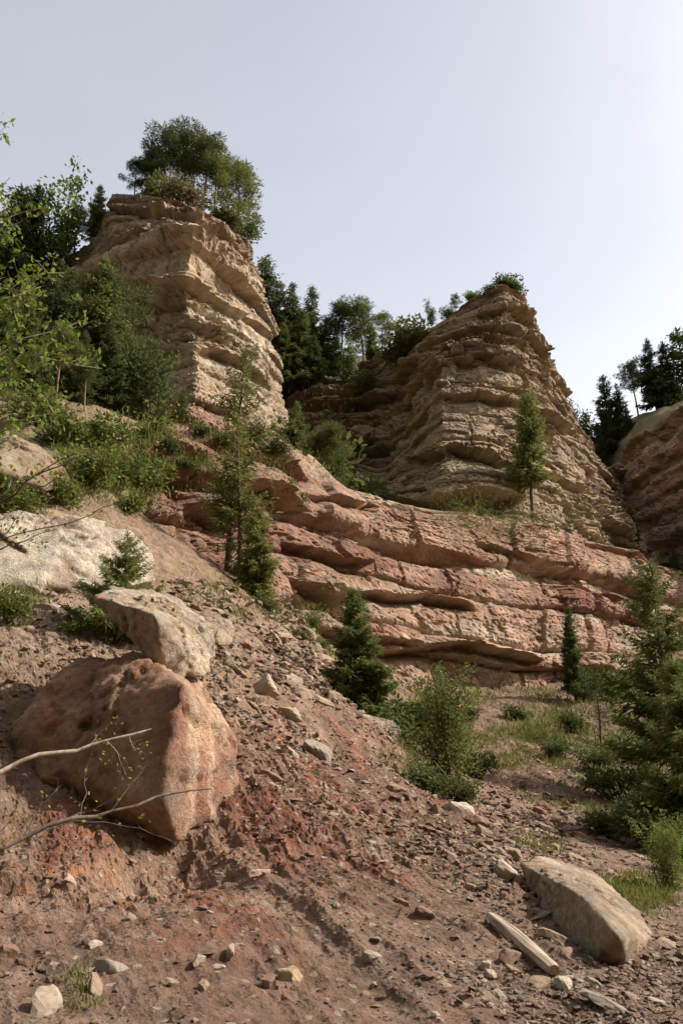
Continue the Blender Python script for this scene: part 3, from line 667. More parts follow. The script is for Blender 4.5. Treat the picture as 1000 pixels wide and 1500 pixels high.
HERO = [
 (160,1418,62,48,GREYC,.15,'pale grey flat stone on the lower left scree'),
 (70,1478,110,62,PALEC,.5,'large pale slab at the bottom left corner of the scree'),
 (543,1402,38,32,GREYC,0,'rounded grey stone alone in the middle of the lower scree'),
 (424,1432,44,42,YELC,.1,'square yellowish stone near the bottom centre'),
 (393,1440,30,30,REDC,0,'reddish stone touching the square yellowish stone'),
 (247,1442,26,20,TANC,.2,'small tan rounded stone below the hollow in the scree'),
 (298,1447,24,22,TANC,.2,'small tan stone right of the rounded tan stone near the bottom'),
 (336,1398,14,30,PALEC,.2,'upright pale sliver of stone in the lower scree'),
 (470,1105,52,36,GREYC,.25,'dark-faced grey block sticking out of the scree below the crest'),
 (437,1172,44,22,REDC,.1,'red block lying under the red earth streak'),
 (398,1140,40,26,REDC,.1,'reddish lump above the red block'),
 (425,1050,36,30,PALEC,.6,'pale flat stone tilted on the upper scree'),
 (390,1012,44,50,PALEC,.7,'long pale slab lying down the upper scree'),
 (445,1020,46,34,TANC,.1,'rounded tan boulder on the upper scree crest'),
 (490,1025,36,26,TANC,.6,'tan angular rock on the scree edge below the small spruce'),
 (362,950,30,20,REDC,.2,'reddish brown rock right of the perched boulder'),
 (405,985,50,26,TANC,.4,'flat brownish rock ledge in the upper rubble'),
 (350,985,40,20,TANC,.4,'flat tan stone between the perched boulder and the long pale slab'),
 (580,1157,40,28,TANC,.2,'tan squarish rock on the crest left of the birch bush'),
 (672,1193,70,50,WHITEC,.15,'big whitish-pink rock with a cleft below the birch bush'),
 (638,1190,34,30,TANC,.3,'brown rock beside the big whitish-pink rock'),
 (700,1208,40,30,REDC,.3,'brown rock right of the big whitish-pink rock'),
 (711,1257,28,22,PALEC,.4,'small dark-sided rock above the pale wedge'),
 (740,1285,52,42,WHITEC,.75,'pale wedge-shaped rock in front of the large tan boulder'),
 (750,1252,36,26,TANC,.1,'brown rock behind the tip of the large tan boulder'),
 (790,1345,40,44,GREYC,.2,'grey-brown block under the shaded side of the large tan boulder'),
 (808,1372,44,26,TANC,.4,'tan broken block beside the split log'),
 (748,1408,46,36,REDC,.2,'pinkish flat rock below the split log'),
 (752,1425,32,22,TANC,.2,'brown rounded stone under the pinkish flat rock'),
 (790,1442,46,24,TANC,.1,'tan stone touching the white stone near the log end'),
 (830,1445,44,30,WHITEC,.2,'bright whitish stone at the lower end of the split log'),
 (866,1443,32,22,GREYC,.3,'flat grey stone right of the bright whitish stone'),
 (885,1470,74,32,GREYC,.4,'long grey stone at the bottom right'),
 (925,1462,40,20,TANC,.3,'flat tan stone right of the long grey stone'),
 (720,1430,28,26,PALEC,.4,'pale upright stone left of the pinkish flat rock'),
 (712,1415,22,22,WHITEC,.2,'small whitish stone above the pale upright stone'),
 (960,1455,40,22,TANC,.3,'dull tan stone by the right edge of the wash'),
 (975,1385,40,18,TANC,.2,'flat tan stone right of the large tan boulder'),
 (985,1300,44,22,REDC,.1,'brown stone on the grass at the right edge'),
 (620,1340,34,24,REDC,.3,'dark red clod on the middle of the lower scree'),
 (590,1325,30,18,REDC,.3,'red-brown clod left of the dark red clod'),
 (560,1262,24,14,PALEC,.5,'small pale chip below the red earth streak'),
 (380,1280,34,20,(.44,.30,.24),.2,'pinkish patch of rock right of the hollow'),
 (292,1410,20,24,PALEC,.2,'small pale stone right of the grey flat stone'),
 (145,1455,60,16,TANC,.8,'thin brown slab leaning beside the grey flat stone'),
 (140,1385,26,16,WHITEC,.4,'small whitish stone above the grey flat stone'),
 (102,1290,28,14,(.42,.30,.24),.4,'flat pinkish stone left of the hollow'),
 (10,1400,40,36,REDC,.1,'dark red lump at the left edge'),
 (70,890,44,26,GREYC,.3,'grey slab on the bank left of the perched boulder'),
 (45,925,36,24,TANC,.2,'tan block on the bank at the left edge'),
 (690,1300,34,20,TANC,.3,'tan stone above the split log'),
 (660,1255,30,16,TANC,.3,'flat tan stone on the crest above the wedge rock'),
 (800,1215,40,20,TANC,.2,'flat stone on the far brown slope'),
 (845,1258,44,14,TANC,.4,'long flat stone above the large tan boulder'),
 (790,1190,30,16,REDC,.2,'dark stone on the far brown slope'),
]
for i, (px, py, w_, h_, c_, rt, lb) in enumerate(HERO):
    o = put_stone(px, py, w_, h_, c_, 'stone', i % len(VAR3), rot=rt, sink=0.42)
    if o: tag(o, lb, 'stone')
# split log at the foot of the scree
def tube(path, radii, sides=8, seed=0, knob=0.0):
    """tapered tube through points; returns verts, quads"""
    path = np.asarray(path, float); n = len(path); V = []
    t = np.gradient(path, axis=0); t /= np.linalg.norm(t, axis=1, keepdims=True)+1e-9
    ref = np.array([0, 0, 1.0]) if abs(t[0][2]) < 0.9 else np.array([1.0, 0, 0])
    for i in range(n):
        a = np.cross(t[i], ref); a /= np.linalg.norm(a)+1e-9; b = np.cross(t[i], a)
        for k in range(sides):
            an = 2*math.pi*k/sides; rr = radii[i]*(1+knob*math.sin(k*2.7+i*1.3+seed))
            V.append(path[i] + rr*(math.cos(an)*a + math.sin(an)*b))
    F = [[i*sides+k, i*sides+(k+1) % sides, (i+1)*sides+(k+1) % sides, (i+1)*sides+k] for i in range(n-1) for k in range(sides)]
    return np.array(V), np.array(F)
def join(parts):
    Vs, Fs, o = [], [], 0
    for V, F in parts:
        Vs.append(V); Fs.append(np.asarray(F)+o); o += len(V)
    return np.concatenate(Vs), np.concatenate(Fs)
ha, hb_ = hit(718, 1352), hit(812, 1432)
pa, pb = np.array(ha[0])+[0, 0, .06], np.array(hb_[0])+[0, 0, .05]
bmb = bmesh.new(); ts = np.linspace(0, 1, 26); dirv = (pb-pa)/np.linalg.norm(pb-pa)
prof = [(-.085, -.04), (-.075, .03), (-.03, .065), (.02, .06), (.07, .045), (.085, -.01), (.05, -.06), (-.03, -.07)]
sidev = np.cross(dirv, [0, 0, 1]); sidev /= np.linalg.norm(sidev); upv = np.cross(sidev, dirv)
LV = []; NS = 16
for i, t in enumerate(ts):
    k = 0.75 + 0.35*math.sin(min(1, t*1.1)*math.pi*0.9)*(1-0.35*t) - 0.15*(t > .97) - .15*(t < .03)
    for j in range(NS):
        u = j/NS*8; a, b = (np.array(prof[int(u) % 8])*(1-u % 1) + np.array(prof[(int(u)+1) % 8])*(u % 1)); e = 1 + 0.06*math.sin(j*2.1+3*t) + 0.05*math.sin(j*4.7) + .03*math.sin(9*t+j)
        LV.append((a*k*e*0.75, b*k*e*0.8, t*np.linalg.norm(pb-pa)))
LV = np.array(LV); LF = grid_faces(26, NS); wrap = [[i*NS+NS-1, i*NS, (i+1)*NS, (i+1)*NS+NS-1] for i in range(25)]
caps = [[o_, o_+k, o_+k+1, o_+k+2] for o_ in (0, 25*NS) for k in range(1, NS-2, 2)]
log = mk_obj('split_log', mk_mesh('split_log', LV, np.concatenate([LF, np.array(wrap), np.array(caps)]), smooth=False), M_WOOD)
log.matrix_world = Matrix.Translation(pa) @ Matrix((sidev, upv, dirv)).transposed().to_4x4()
tag(log, 'long weathered split log lying down the scree near the tan boulder', 'log')

MARKS = [(160,1418,'grey flat stone'),(70,1478,'corner slab'),(543,1402,'rounded grey stone'),(424,1432,'square yellowish stone'),(247,1442,'tan rounded stone'),(470,1105,'dark-faced grey block'),
 (437,1172,'red block'),(425,1050,'tilted pale flat stone'),(390,1012,'long pale slab'),(445,1020,'rounded tan crest boulder'),(580,1157,'tan squarish crest rock'),(672,1193,'whitish-pink cleft rock'),
 (740,1285,'pale wedge rock'),(765,1390,'split log'),(860,1330,'large tan boulder'),(830,1445,'bright whitish stone'),(885,1470,'long grey stone'),(620,1340,'dark red clod'),(550,1075,'jutting crest slab'),
 (185,1100,'huge red boulder'),(225,925,'perched boulder'),(215,1310,'hollow in the scree'),(480,1150,'red earth streak'),(985,1300,'brown stone by the grass'),(300,1447,'small tan stone near the bottom'),(10,1400,'dark red lump'),(520,1000,'dense young spruce'),(650,1130,'many-stemmed bush'),(110,840,'whitish rock face'),(760,1450,'brown rounded stone')]
# the other loose stones: the larger ones one by one, the rest as scree
cand = np.where((gpx > -60) & (gpx < 1060) & (gpy > 850) & (gpy < 1540) & (xy[:, 1] < 34))[0]
dens = fbm(np.c_[xy[cand]*0.5, zb[cand]*0.3], 3, 444)
crest = np.exp(-((gpx[cand]-430)/110)**2-((gpy[cand]-1010)/90)**2) + 0.7*np.exp(-((gpx[cand]-690)/130)**2-((gpy[cand]-1230)/60)**2) + 0.8*np.exp(-((gpx[cand]-880)/160)**2-((gpy[cand]-1450)/50)**2)
pr = np.clip(0.35+1.3*dens, 0.05, 1.5)*(0.45+0.5*upz[cand]+0.5*toe[cand]+2.2*crest); pr /= pr.sum()
# equal numbers per area of picture: weight by cell size on the ground
pick = rng.choice(cand, 420, replace=False, p=pr)
STC = [((.30,.225,.162), 'tan'), ((.37,.305,.235), 'pale'), ((.205,.125,.09), 'reddish'), ((.24,.172,.122), 'brown'), ((.28,.24,.195), 'grey'), ((.31,.21,.152), 'pinkish')]
cnt = 0
for i in pick:
    if cnt >= 235: break
    px, py = gpx[i], gpy[i]
    h = hit(px, py)
    if h is None or abs(h[0].y-xy[i, 1]) > 0.6: continue
    sz = 9 + 17*rng.random()**2.6
    if 930 < py < 1110 and px > 330: sz *= 1.35
    c_, nm = STC[rng.integers(len(STC))]; c_ = np.array(c_)*(0.85+0.3*rng.random())
    o = put_stone(px, py, sz*(1+0.5*rng.random()), sz*(0.5+0.3*rng.random()), c_, 'stone', rng.integers(len(VAR2)), rot=rng.uniform(-.2, .7), sink=0.40, meshes=VAR2, h=h)
    zone = 'wash at the foot of the scree' if py > 1390 and px > 600 else 'upper rubble near the crest' if py < 1110 else 'red-brown lower scree'
    # told apart by the nearest thing one can find
    d_, lx, ly, ln = min((math.hypot(px-a, py-b), a, b, n) for a, b, n in MARKS)
    dx, dy = px-lx, py-ly
    way = ('just ' if d_ < 45 else '') + (('right of' if dx > 0 else 'left of') if abs(dx) > 2.2*abs(dy) else ('below' if dy > 0 else 'above') if abs(dy) > 2.2*abs(dx) else ('below and ' if dy > 0 else 'above and ') + ('right of' if dx > 0 else 'left of'))
    lb = f'{"small" if sz < 14 else "middle-sized"} {nm} stone {way} the {ln}'
    tag(o, lb, 'stone', f'loose {nm} stones on the {zone}'); cnt += 1
def scree(N, smin, smax, idxs, p, seed, power=3.0):
    r = np.random.default_rng(seed); ids = r.choice(idxs, N, p=p)
    base = []
    for k in range(10):
        bm = bmesh.new(); pts_ = r.normal(size=(9, 3)); pts_ /= np.linalg.norm(pts_, axis=1, keepdims=True)
        for q in pts_*np.array([1, .8, .5]): bm.verts.new(q)
        res = bmesh.ops.convex_hull(bm, input=bm.verts[:]); bm.verts.ensure_lookup_table(); bm.verts.index_update()
        base.append((np.array([v.co[:] for v in bm.verts]), np.array([[v.index for v in f.verts] for f in bm.faces if len(f.verts) == 3]))); bm.free()
    Vs, Fs, Cs, off_ = [], [], [], 0
    pos = GV[ids] + np.c_[r.normal(size=(N, 2))*0.02*(gf[ids][:, None]/8), np.zeros(N)]
    spx = smin + (smax-smin)*r.random(N)**power; s = spx*gf[ids]/FPX/2
    ax = r.normal(size=(N, 3)); ax /= np.linalg.norm(ax, axis=1, keepdims=True); an = r.normal(size=N)*0.5
    rz = r.random(N)*6.28
    cols = np.array([c for c, _ in STC] + [(.22,.14,.10), (.26,.18,.13), (.21,.115,.08), (.24,.16,.115)])
    cc = cols[r.integers(len(cols), size=N)]*(0.8+0.4*r.random(N))[:, None]
    kk = r.integers(10, size=N)
    for k in range(10):
        m = np.where(kk == k)[0]; bV, bF = base[k]
        c, sn = np.cos(rz[m]), np.sin(rz[m])
        v = bV[None]*s[m][:, None, None]*(0.7+0.6*r.random((len(m), 1, 3)))
        x = v[..., 0]*c[:, None]-v[..., 1]*sn[:, None]; y = v[..., 0]*sn[:, None]+v[..., 1]*c[:, None]; v = np.stack([x, y, v[..., 2]], 2)
        a = ax[m][:, None, :]; ca, sa = np.cos(an[m])[:, None, None], np.sin(an[m])[:, None, None]
        v = v*ca + np.cross(np.broadcast_to(a, v.shape), v)*sa + a*(a*v).sum(2, keepdims=True)*(1-ca)
        v = v + pos[m][:, None, :]
        Vs.append(v.reshape(-1, 3)); Fs.append((bF[None] + (np.arange(len(m))*len(bV))[:, None, None]).reshape(-1, 3) + off_); off_ += len(m)*len(bV)
        Cs.append(np.repeat(cc[m], len(bV), 0))
    return np.concatenate(Vs), np.concatenate(Fs), np.concatenate(Cs)
SV, SF, SC = scree(30000, 1.6, 20, cand, pr, 55, 3.0)
p2 = np.clip(0.4+0.8*fbm(np.c_[ad[cand]*0.3, ac[cand]*1.3, zb[cand]*0], 3, 445), 0.08, 1.2); p2 /= p2.sum()
SV2, SF2, SC2 = scree(20000, 1.5, 7.5, cand, p2, 56, 2.2)
SV, SF, SC = np.r_[SV, SV2], np.r_[SF, SF2+len(SV)], np.r_[SC, SC2]
mk_obj('scree_stones', mk_mesh('scree_stones', SV, SF, SC, smooth=False), M_SOIL, kind='stuff', label='small broken stones strewn over the scree slope', category='scree')
# ------------------------------------------------------------------ trees
def cards(c, d, L, W, r, jit=0.25):
    """diamond leaf faces: start points, directions, lengths, widths -> verts, quads, colours"""
    N = len(c); d = d + r.normal(size=(N, 3))*jit; d /= np.linalg.norm(d, axis=1, keepdims=True)+1e-9
    s = np.cross(d, r.normal(size=(N, 3))); s /= np.linalg.norm(s, axis=1, keepdims=True)+1e-9
    L = np.broadcast_to(L, N)[:, None]; W = np.broadcast_to(W, N)[:, None]
    V = np.stack([c, c+d*L*0.45+s*W, c+d*L, c+d*L*0.45-s*W], 1).reshape(-1, 3)
    F = np.arange(4*N).reshape(N, 4)
    g = (0.75+0.5*r.random(N)); warm = 0.9+0.3*r.random(N)
    col = np.repeat(np.stack([g*warm, g, g*0.9], 1)*0.8, 4, 0)
    return V, F, col
def jcards(lst):
    Vs, Fs, Cs, o = [], [], [], 0
    for V, F, C in lst:
        Vs.append(V); Fs.append(F+o); Cs.append(C); o += len(V)
    return np.concatenate(Vs), np.concatenate(Fs), np.concatenate(Cs)
def trunk_path(h, r, lean=0.03, n=10, bend=0.015):
    z = np.linspace(-0.04*h, h, n); a = r.normal(size=2)*lean; p = r.random(2)*6.28
    return np.c_[a[0]*z + bend*h*np.sin(z/h*4+p[0]), a[1]*z + bend*h*np.sin(z/h*4+p[1]), z]
def at_h(path, z):
    return np.array([np.interp(z, path[:, 2], path[:, 0]), np.interp(z, path[:, 2], path[:, 1]), z])
def spruce(seed, h=12.0, rad=0.20, base=0.06, whorls=26, fine=1.0, gaps=0.12, taper=0.85, slope=(-0.42, -0.22, 0.55), wid=0.17, tw=1.0):
    r = np.random.default_rng(seed); path = trunk_path(h, r, 0.015, 10, 0.006)
    tr = [tube(path, np.interp(path[:, 2], [0, h], [0.016*h, 0.0015*h]), 7)]
    out = []
    for i in range(whorls):
        f = base + (1-base)*(i+r.random()*0.7)/whorls; z0 = f*h; p0 = at_h(path, z0)
        R = rad*h*(1-f)**taper*(0.75+0.5*r.random()) + 0.012*h
        nb = int(5+3*r.random())
        for k in range(nb):
            if r.random() < gaps: continue
            a = 6.283*(k+r.random()*0.8)/nb + i; L = R*(0.65+0.55*r.random()); dr = np.array([math.cos(a), math.sin(a), 0])
            sl = np.interp(f, [0, .5, 1], slope) + 0.12*r.normal()
            ts = np.linspace(0.12, 1, max(4, int(7*L/(0.10*h))+3))
            q = p0 + dr*L*ts[:, None] + np.array([0, 0, 1])*(sl*L*ts + 0.22*L*ts**2)[:, None]
            if L > 0.1*h: tr.append(tube(np.array([p0, q[len(q)//2], q[-1]]), [0.0035*h, 0.002*h, 0.0006*h], 3))
            sd_ = np.cross(dr, [0, 0, 1.0]); tl = tw*(0.30*L*(1.15-0.8*ts)+0.018*h)
            m = max(1, int(round(2*fine)))
            for s_ in (-1, 1):
                for _ in range(m):
                    out.append(cards(q + r.normal(size=q.shape)*0.012*h, np.tile(dr*0.75 + sd_*s_*0.8 + np.array([0, 0, -0.25]), (len(q), 1)), tl*(0.7+0.6*r.random(len(q))), tl*wid, r, 0.42))
            out.append(cards(q, np.tile(dr + np.array([0, 0, -0.5]), (len(q), 1)), tl*0.9, tl*wid, r, 0.6))
    tz = np.linspace(0.90, 1.0, 8)*h; c = np.array([at_h(path, z) for z in tz])
    for _ in range(3): out.append(cards(c, np.tile([0, 0, 1.0], (8, 1)), 0.04*h, 0.006*h, r, 0.7))
    return join(tr), jcards(out)
def pine(seed, h=9.0, rad=0.26, base=0.35, limbs=26, clump=0.075, per=46, flatc=0.6, top=0.9, lean=0.03, dead=0, bend=0.012):
    r = np.random.default_rng(seed); path = trunk_path(h, r, lean, 12, bend)
    tr = [tube(path, np.interp(path[:, 2], [0, h*0.5, h], [0.017*h, 0.011*h, 0.002*h]), 8)]
    out = []
    def puff(c, s, n):
        u = r.normal(size=(n, 3)); u /= np.linalg.norm(u, axis=1, keepdims=True); rr = (0.35+0.65*r.random(n))[:, None]
        p = c + u*rr*s*np.array([1, 1, flatc]); dd = u*np.array([1, 1, .7]) + np.array([0, 0, .35])
        out.append(cards(p, dd, s*0.50*(0.7+0.6*r.random(n)), s*0.055, r, 0.35))
    for i in range(limbs):
        f = base + (1-base)*((i+r.random())/limbs)**0.9*0.97; p0 = at_h(path, f*h)
        shape = np.interp(f, [base, base+(1-base)*0.35, top, 1], [0.65, 1.0, 0.55, 0.12])
        L = rad*h*shape*(0.55+0.7*r.random()); a = i*2.4 + r.normal()*0.5; dr = np.array([math.cos(a), math.sin(a), 0])
        up = np.interp(f, [base, 1], [0.05, 0.75])+0.15*r.normal()
        q1 = p0 + dr*L*0.55 + np.array([0, 0, up*L*0.35]); q2 = p0 + dr*L + np.array([0, 0, up*L])
        tr.append(tube(np.array([p0, q1, q2]), [0.0055*h, 0.0035*h, 0.001*h], 4))
        nk = 2 + int(3*r.random()*L/(0.2*h)+0.5)
        for k in range(nk):
            t = 0.42+0.58*(k+r.random()*0.6)/nk; c = (p0*(1-t)+q2*t) + np.array([0, 0, 0.02*h]) + r.normal(size=3)*clump*h*0.5
            puff(c, clump*h*(0.7+0.6*r.random()), per)
        puff(q2, clump*h*0.8, per)
    for z in np.linspace(0.86, 1.0, 4): puff(at_h(path, z*h), clump*h*0.7, per)
    for i in range(dead):
        z0 = base*h*(0.2+0.8*r.random()); a = r.random()*6.28; p0 = at_h(path, z0); L = 0.11*h*(0.4+r.random())
        tr.append(tube(np.array([p0, p0+np.array([math.cos(a)*L, math.sin(a)*L, -0.1*L])]), [0.003*h, 0.0008*h], 3))
    return join(tr), jcards(out)
def ordinal(i, n):
    nn = ('', 'second ', 'third ', 'fourth ', 'fifth ', 'sixth ', 'seventh ', 'eighth ', 'ninth ', 'tenth ', 'eleventh ', 'twelfth ')
    w = ['leftmost'] + [q+'from the left' for q in nn[1:]]
    v = ['rightmost'] + [q+'from the right' for q in nn[1:]]
    return w[i] if i < n/2 else v[n-1-i]
def broad(seed, h=3.0, stems=7, spread=0.28, leaf=0.05, n=2600, low=0.15, jit=0.9):
    """several upright stems with loose leaves"""
    r = np.random.default_rng(seed); stm, tws, out = [], [], []
    per = n//stems
    for k in range(stems):
        tr = []
        a = r.random()*6.28; hh = h*(0.6+0.4*r.random()); b = r.normal(size=2)*0.05*h
        z = np.linspace(-0.04*h, 1, 9); z[1:] = np.linspace(0, hh, 8); lean = spread*(0.3+0.7*r.random())
        path = np.c_[b[0]+math.cos(a)*lean*z**1.2/h**.2 + 0.02*h*np.sin(z*3+k), b[1]+math.sin(a)*lean*z**1.2/h**.2 + 0.02*h*np.cos(z*2.3+k), z]
        tr.append(tube(path, np.linspace(0.009*h, 0.0015*h, 9), 5))
        nb = 12
        for j in range(nb):
            z0 = hh*(low+(1-low)*(j+r.random())/nb); p0 = np.array([np.interp(z0, z, path[:, i]) for i in range(3)])
            L = h*0.20*(1.15-z0/hh)*(0.5+r.random()); aa = r.random()*6.28; dr = np.array([math.cos(aa), math.sin(aa), 0.55]); q2 = p0+dr*L
            tws.append(tube(np.array([p0-dr*0.01*h, q2]), [0.003*h, 0.0008*h], 3))
            m = per//nb; t = r.random(m)[:, None]
            c = p0*(1-t)+q2*t + r.normal(size=(m, 3))*0.035*h
            out.append(cards(c, r.normal(size=(m, 3))+np.array([0, 0, .3]), leaf*(0.6+0.8*r.random(m)), leaf*0.32, r, jit))
        stm.append(join(tr))
    return stm + [join(tws)], jcards(out)
def bush(seed, R=0.6, n=1500, leaf=0.07, hgt=1.1):
    r = np.random.default_rng(seed); tr, out = [], []
    for k in range(9):
        a = r.random()*6.28; c = np.array([math.cos(a)*R*0.55*r.random()**.5, math.sin(a)*R*0.55*r.random()**.5, R*hgt*(0.25+0.6*r.random())])
        tr.append(tube(np.array([[0, 0, -0.05], c*0.6, c]), [0.02*R, 0.014*R, 0.004*R], 4)); m = n//9
        u = r.normal(size=(m, 3)); u /= np.linalg.norm(u, axis=1, keepdims=True)
        out.append(cards(c+u*(R*(0.22+0.35*r.random())*r.random(m)**.5)[:, None]*np.array([1, 1, hgt]), u+np.array([0, 0, .4]), leaf*(0.6+0.8*r.random(m)), leaf*0.3, r, 0.6))
    return join(tr), jcards(out)
def proto(builder, bark=None, leafm=None, **kw):
    tk, (cv_, cf, cc) = builder(**kw)
    if isinstance(tk, list):
        t = [mk_mesh('stem', *q) for q in tk[:-1]] + [mk_mesh('twigs', *tk[-1])]
    else: t = [mk_mesh('trunk', *tk)]
    for q in t: q.materials.append(bark or M_BARK)
    c = mk_mesh('crown', cv_, cf, cc, smooth=False); c.materials.append(leafm or M_NEEDLE)
    return t, c, cv_[:, 2].max()
def plant(name, pr_, pos, height, label, category, color, group=None, rz=None, tilt=(0, 0)):
    t, c, h0 = pr_; s = height/h0
    e = empty(name, pos, rz if rz is not None else random.random()*6.28, s)
    if category == 'bush' and name == 'bush': e.scale = (s*random.uniform(1.0, 1.9), s*random.uniform(1.0, 1.7), s)
    e.rotation_euler = (tilt[0], tilt[1], e.rotation_euler.z)
    for q in t:
        tr = bpy.data.objects.new(q.name.split('.')[0], q); COL.objects.link(tr); tr.parent = e
        if tr.name.startswith('twigs'): tr['kind'] = 'stuff'
    cr = bpy.data.objects.new('crown', c); COL.objects.link(cr); cr.parent = e
    k = 0.85+0.3*random.random(); cr.color = (*(np.array(color)*k), 1)
    tag(e, label, category, group); return e
def place(px, py, Y=None, up=None):
    """stand on the surface: where the sight line through (px,py) meets it, or below the point at depth Y"""
    if Y is None:
        h = hit(px, py); return np.array(h[0])
    p = P3(px, py, Y); z = drop(p[0], p[1])
    return np.array([p[0], p[1], z if z is not None else p[2]])
def top_height(pos, py_top):
    """height of a plant at pos whose tip shows at py_top"""
    lo, hi = 0.1, 40.0
    for _ in range(40):
        m = (lo+hi)/2; q = to_px(pos+np.array([0, 0, m]))
        if q[1] > py_top: lo = m
        else: hi = m
    return lo
G_PINE, G_SPRUCE, G_LIGHT, G_FRESH, G_OLIVE, G_DARK = (.15,.175,.06), (.10,.13,.046), (.19,.22,.07), (.24,.32,.06), (.20,.215,.07), (.080,.108,.042)
SP = [proto(spruce, seed=10+k, rad=0.19+0.03*(k % 3), whorls=22+2*k, gaps=0.26+0.03*k, fine=1.5, wid=0.14, taper=0.7+0.1*(k % 3), slope=(-0.3, -0.05, 0.6) if k % 2 else (-0.42, -0.2, 0.5)) for k in range(5)]
PN = [proto(pine, seed=30+k, rad=0.23+0.03*(k % 2), base=0.32+0.07*k, limbs=21, clump=0.07, per=95, flatc=0.5, bark=M_BARK_RED, lean=0.05) for k in range(5)]
BR = [proto(broad, leafm=M_LEAF, seed=60+k, stems=8, leaf=0.11, n=2400) for k in range(2)]
BU = [proto(bush, leafm=M_LEAF, seed=70+k, n=1500, leaf=0.085) for k in range(4)]
TYPE = {'s': SP, 'p': PN, 'b': BR, 'u': BU}
def grp(rows, group=None):
    for i, (kind, px, py, Y, ptop, colr, label) in enumerate(rows):
        pos = place(px, py, Y); H = top_height(pos, ptop)
        pr_ = TYPE[kind][i % len(TYPE[kind])]
        nm, cat = {'s': ('spruce_tree', 'tree'), 'p': ('pine_tree', 'tree'), 'b': ('leafy_tree', 'tree'), 'u': ('bush', 'bush')}[kind]
        plant(nm, pr_, pos, max(H, 0.4), label, cat, colr, group)
# on the left tower
grp([('p',215,300,75,215,G_DARK,'dark bushy pine at the left end of the tower-top clump'),
     ('p',238,300,76,184,(.11,.135,.048),'tall round-topped pine left of the highest crown on the left tower'),
     ('p',262,305,77,176,(.11,.135,.048),'highest pine crown of the clump on the left tower'),
     ('p',295,315,75.5,190,(.11,.135,.048),'pine with a pale bare trunk near the edge of the left tower'),
     ('p',318,330,76,222,G_LIGHT,'airy pine leaning out over the right edge of the left tower'),
     ('p',345,350,78,222,G_LIGHT,'thin see-through pine at the right end of the tower-top clump'),
     ('p',196,292,75,232,G_DARK,'small dark pine at the left foot of the tower-top clump')], 'trees on the left tower')
grp([('u',228,292,73.5,262,G_PINE,'small shrub on the rim under the tower-top pines'),
     ('u',270,305,72.5,268,(.17,.15,.08),'pale dry shrub on the rim of the left tower'),
     ('u',335,345,74,300,G_PINE,'rounded shrub clinging to the right rim of the left tower'),
     ('u',355,362,77,320,G_PINE,'dark shrub hanging below the right rim of the left tower')], 'shrubs on the tower rims')
# left skyline
grp([('s',6,440,72,262,G_DARK,'dark spruce at the left edge of the skyline'),
     ('s',36,430,74,266,G_DARK,'dark spruce second from the left edge of the skyline'),
     ('b',75,420,74,264,(.13,.20,.045),'bright green leafy tree on the left skyline'),
     ('p',105,400,76,300,G_PINE,'low pine between the bright green tree and the bushy conifer on the left skyline'),
     ('s',140,360,75,270,G_LIGHT,'bushy olive conifer beside the left tower top')], 'trees on the left skyline')
# wood below the left tower
LW = [('p',185,630,52,480),('b',215,640,50,500),('s',70,600,52,378),('s',15,610,50,400),('p',120,650,37,520),('s',60,660,36,540),('s',20,620,44,420),('s',58,625,46,400),('s',95,620,47,390),('s',128,615,48,372),('p',150,615,50,400),('s',-20,640,42,430),('p',75,640,40,470),('s',110,640,41,480),('s',35,650,38,500),('p',-5,660,34,520),('s',150,630,44,470)]
LWL = ['pine right of the shaded wood against the pale cliff','leafy tree against the shaded side of the left tower','high conifer at the back of the shaded wood','high conifer at the back left of the shaded wood','small pine low at the right front of the shaded wood','small spruce low in the middle front of the shaded wood','conifer at the far left of the shaded wood below the left tower','tall conifer in the middle of the shaded wood at the left','pointed conifer left of the tallest one in the shaded wood',
       'tallest conifer of the shaded wood, beside the pale cliff','loose pine at the right edge of the shaded wood','conifer cut by the left picture edge in the shaded wood','low pine in front of the shaded wood',
       'low spruce in front right of the shaded wood','low dense spruce in front left of the shaded wood','front pine at the left picture edge of the shaded wood','middle-sized conifer under the tallest one of the wood']
grp([(k, a, b, c, d, G_SPRUCE if i % 3 else G_PINE, LWL[i]) for i, (k, a, b, c, d) in enumerate(LW)], 'shaded wood below the left tower')
grp([('b',205,640,45,470,(.10,.13,.05),'thin leafy tree in front of the shaded cliff of the left tower'),
     ('b',262,650,44,565,(.11,.13,.045),'small leafy tree at the foot of the left tower corner')], None)
# saddle between the towers
grp([('s',380,520,92,372,G_SPRUCE,'narrow spruce just right of the left tower edge'),
     ('s',405,545,92,410,G_PINE,'spruce second from the left tower edge in the saddle'),
     ('s',425,550,91,412,G_SPRUCE,'broad spruce in the middle of the saddle wood'),
     ('s',452,545,92,412,G_PINE,'tallest spruce at the right end of the saddle wood'),
     ('s',440,560,88,450,G_LIGHT,'lighter spruce in front of the saddle wood'),
     ('s',415,565,87,470,G_PINE,'low spruce in front left of the saddle wood'),
     ('s',478,545,94,462,G_DARK,'dark spruce between the saddle wood and the branching pine'),
     ('s',492,548,95,480,G_SPRUCE,'short spruce left under the branching pine'),
     ('s',462,560,88,490,G_SPRUCE,'low dark spruce at the right foot of the saddle wood'),
     ('p',500,530,92,434,G_DARK,'dark branching pine on the saddle skyline'),
     ('p',535,530,92,433,G_PINE,'pine with the highest tip right of the dark branching pine'),
     ('p',560,520,90,455,G_PINE,'rounded pine sloping towards the middle tower'),
     ('s',545,535,88,470,G_LIGHT,'light green bushy conifer below the saddle pines'),
     ('b',510,535,87,495,(.16,.23,.05),'small bright green tree at the foot of the saddle pines')], 'trees in the saddle')
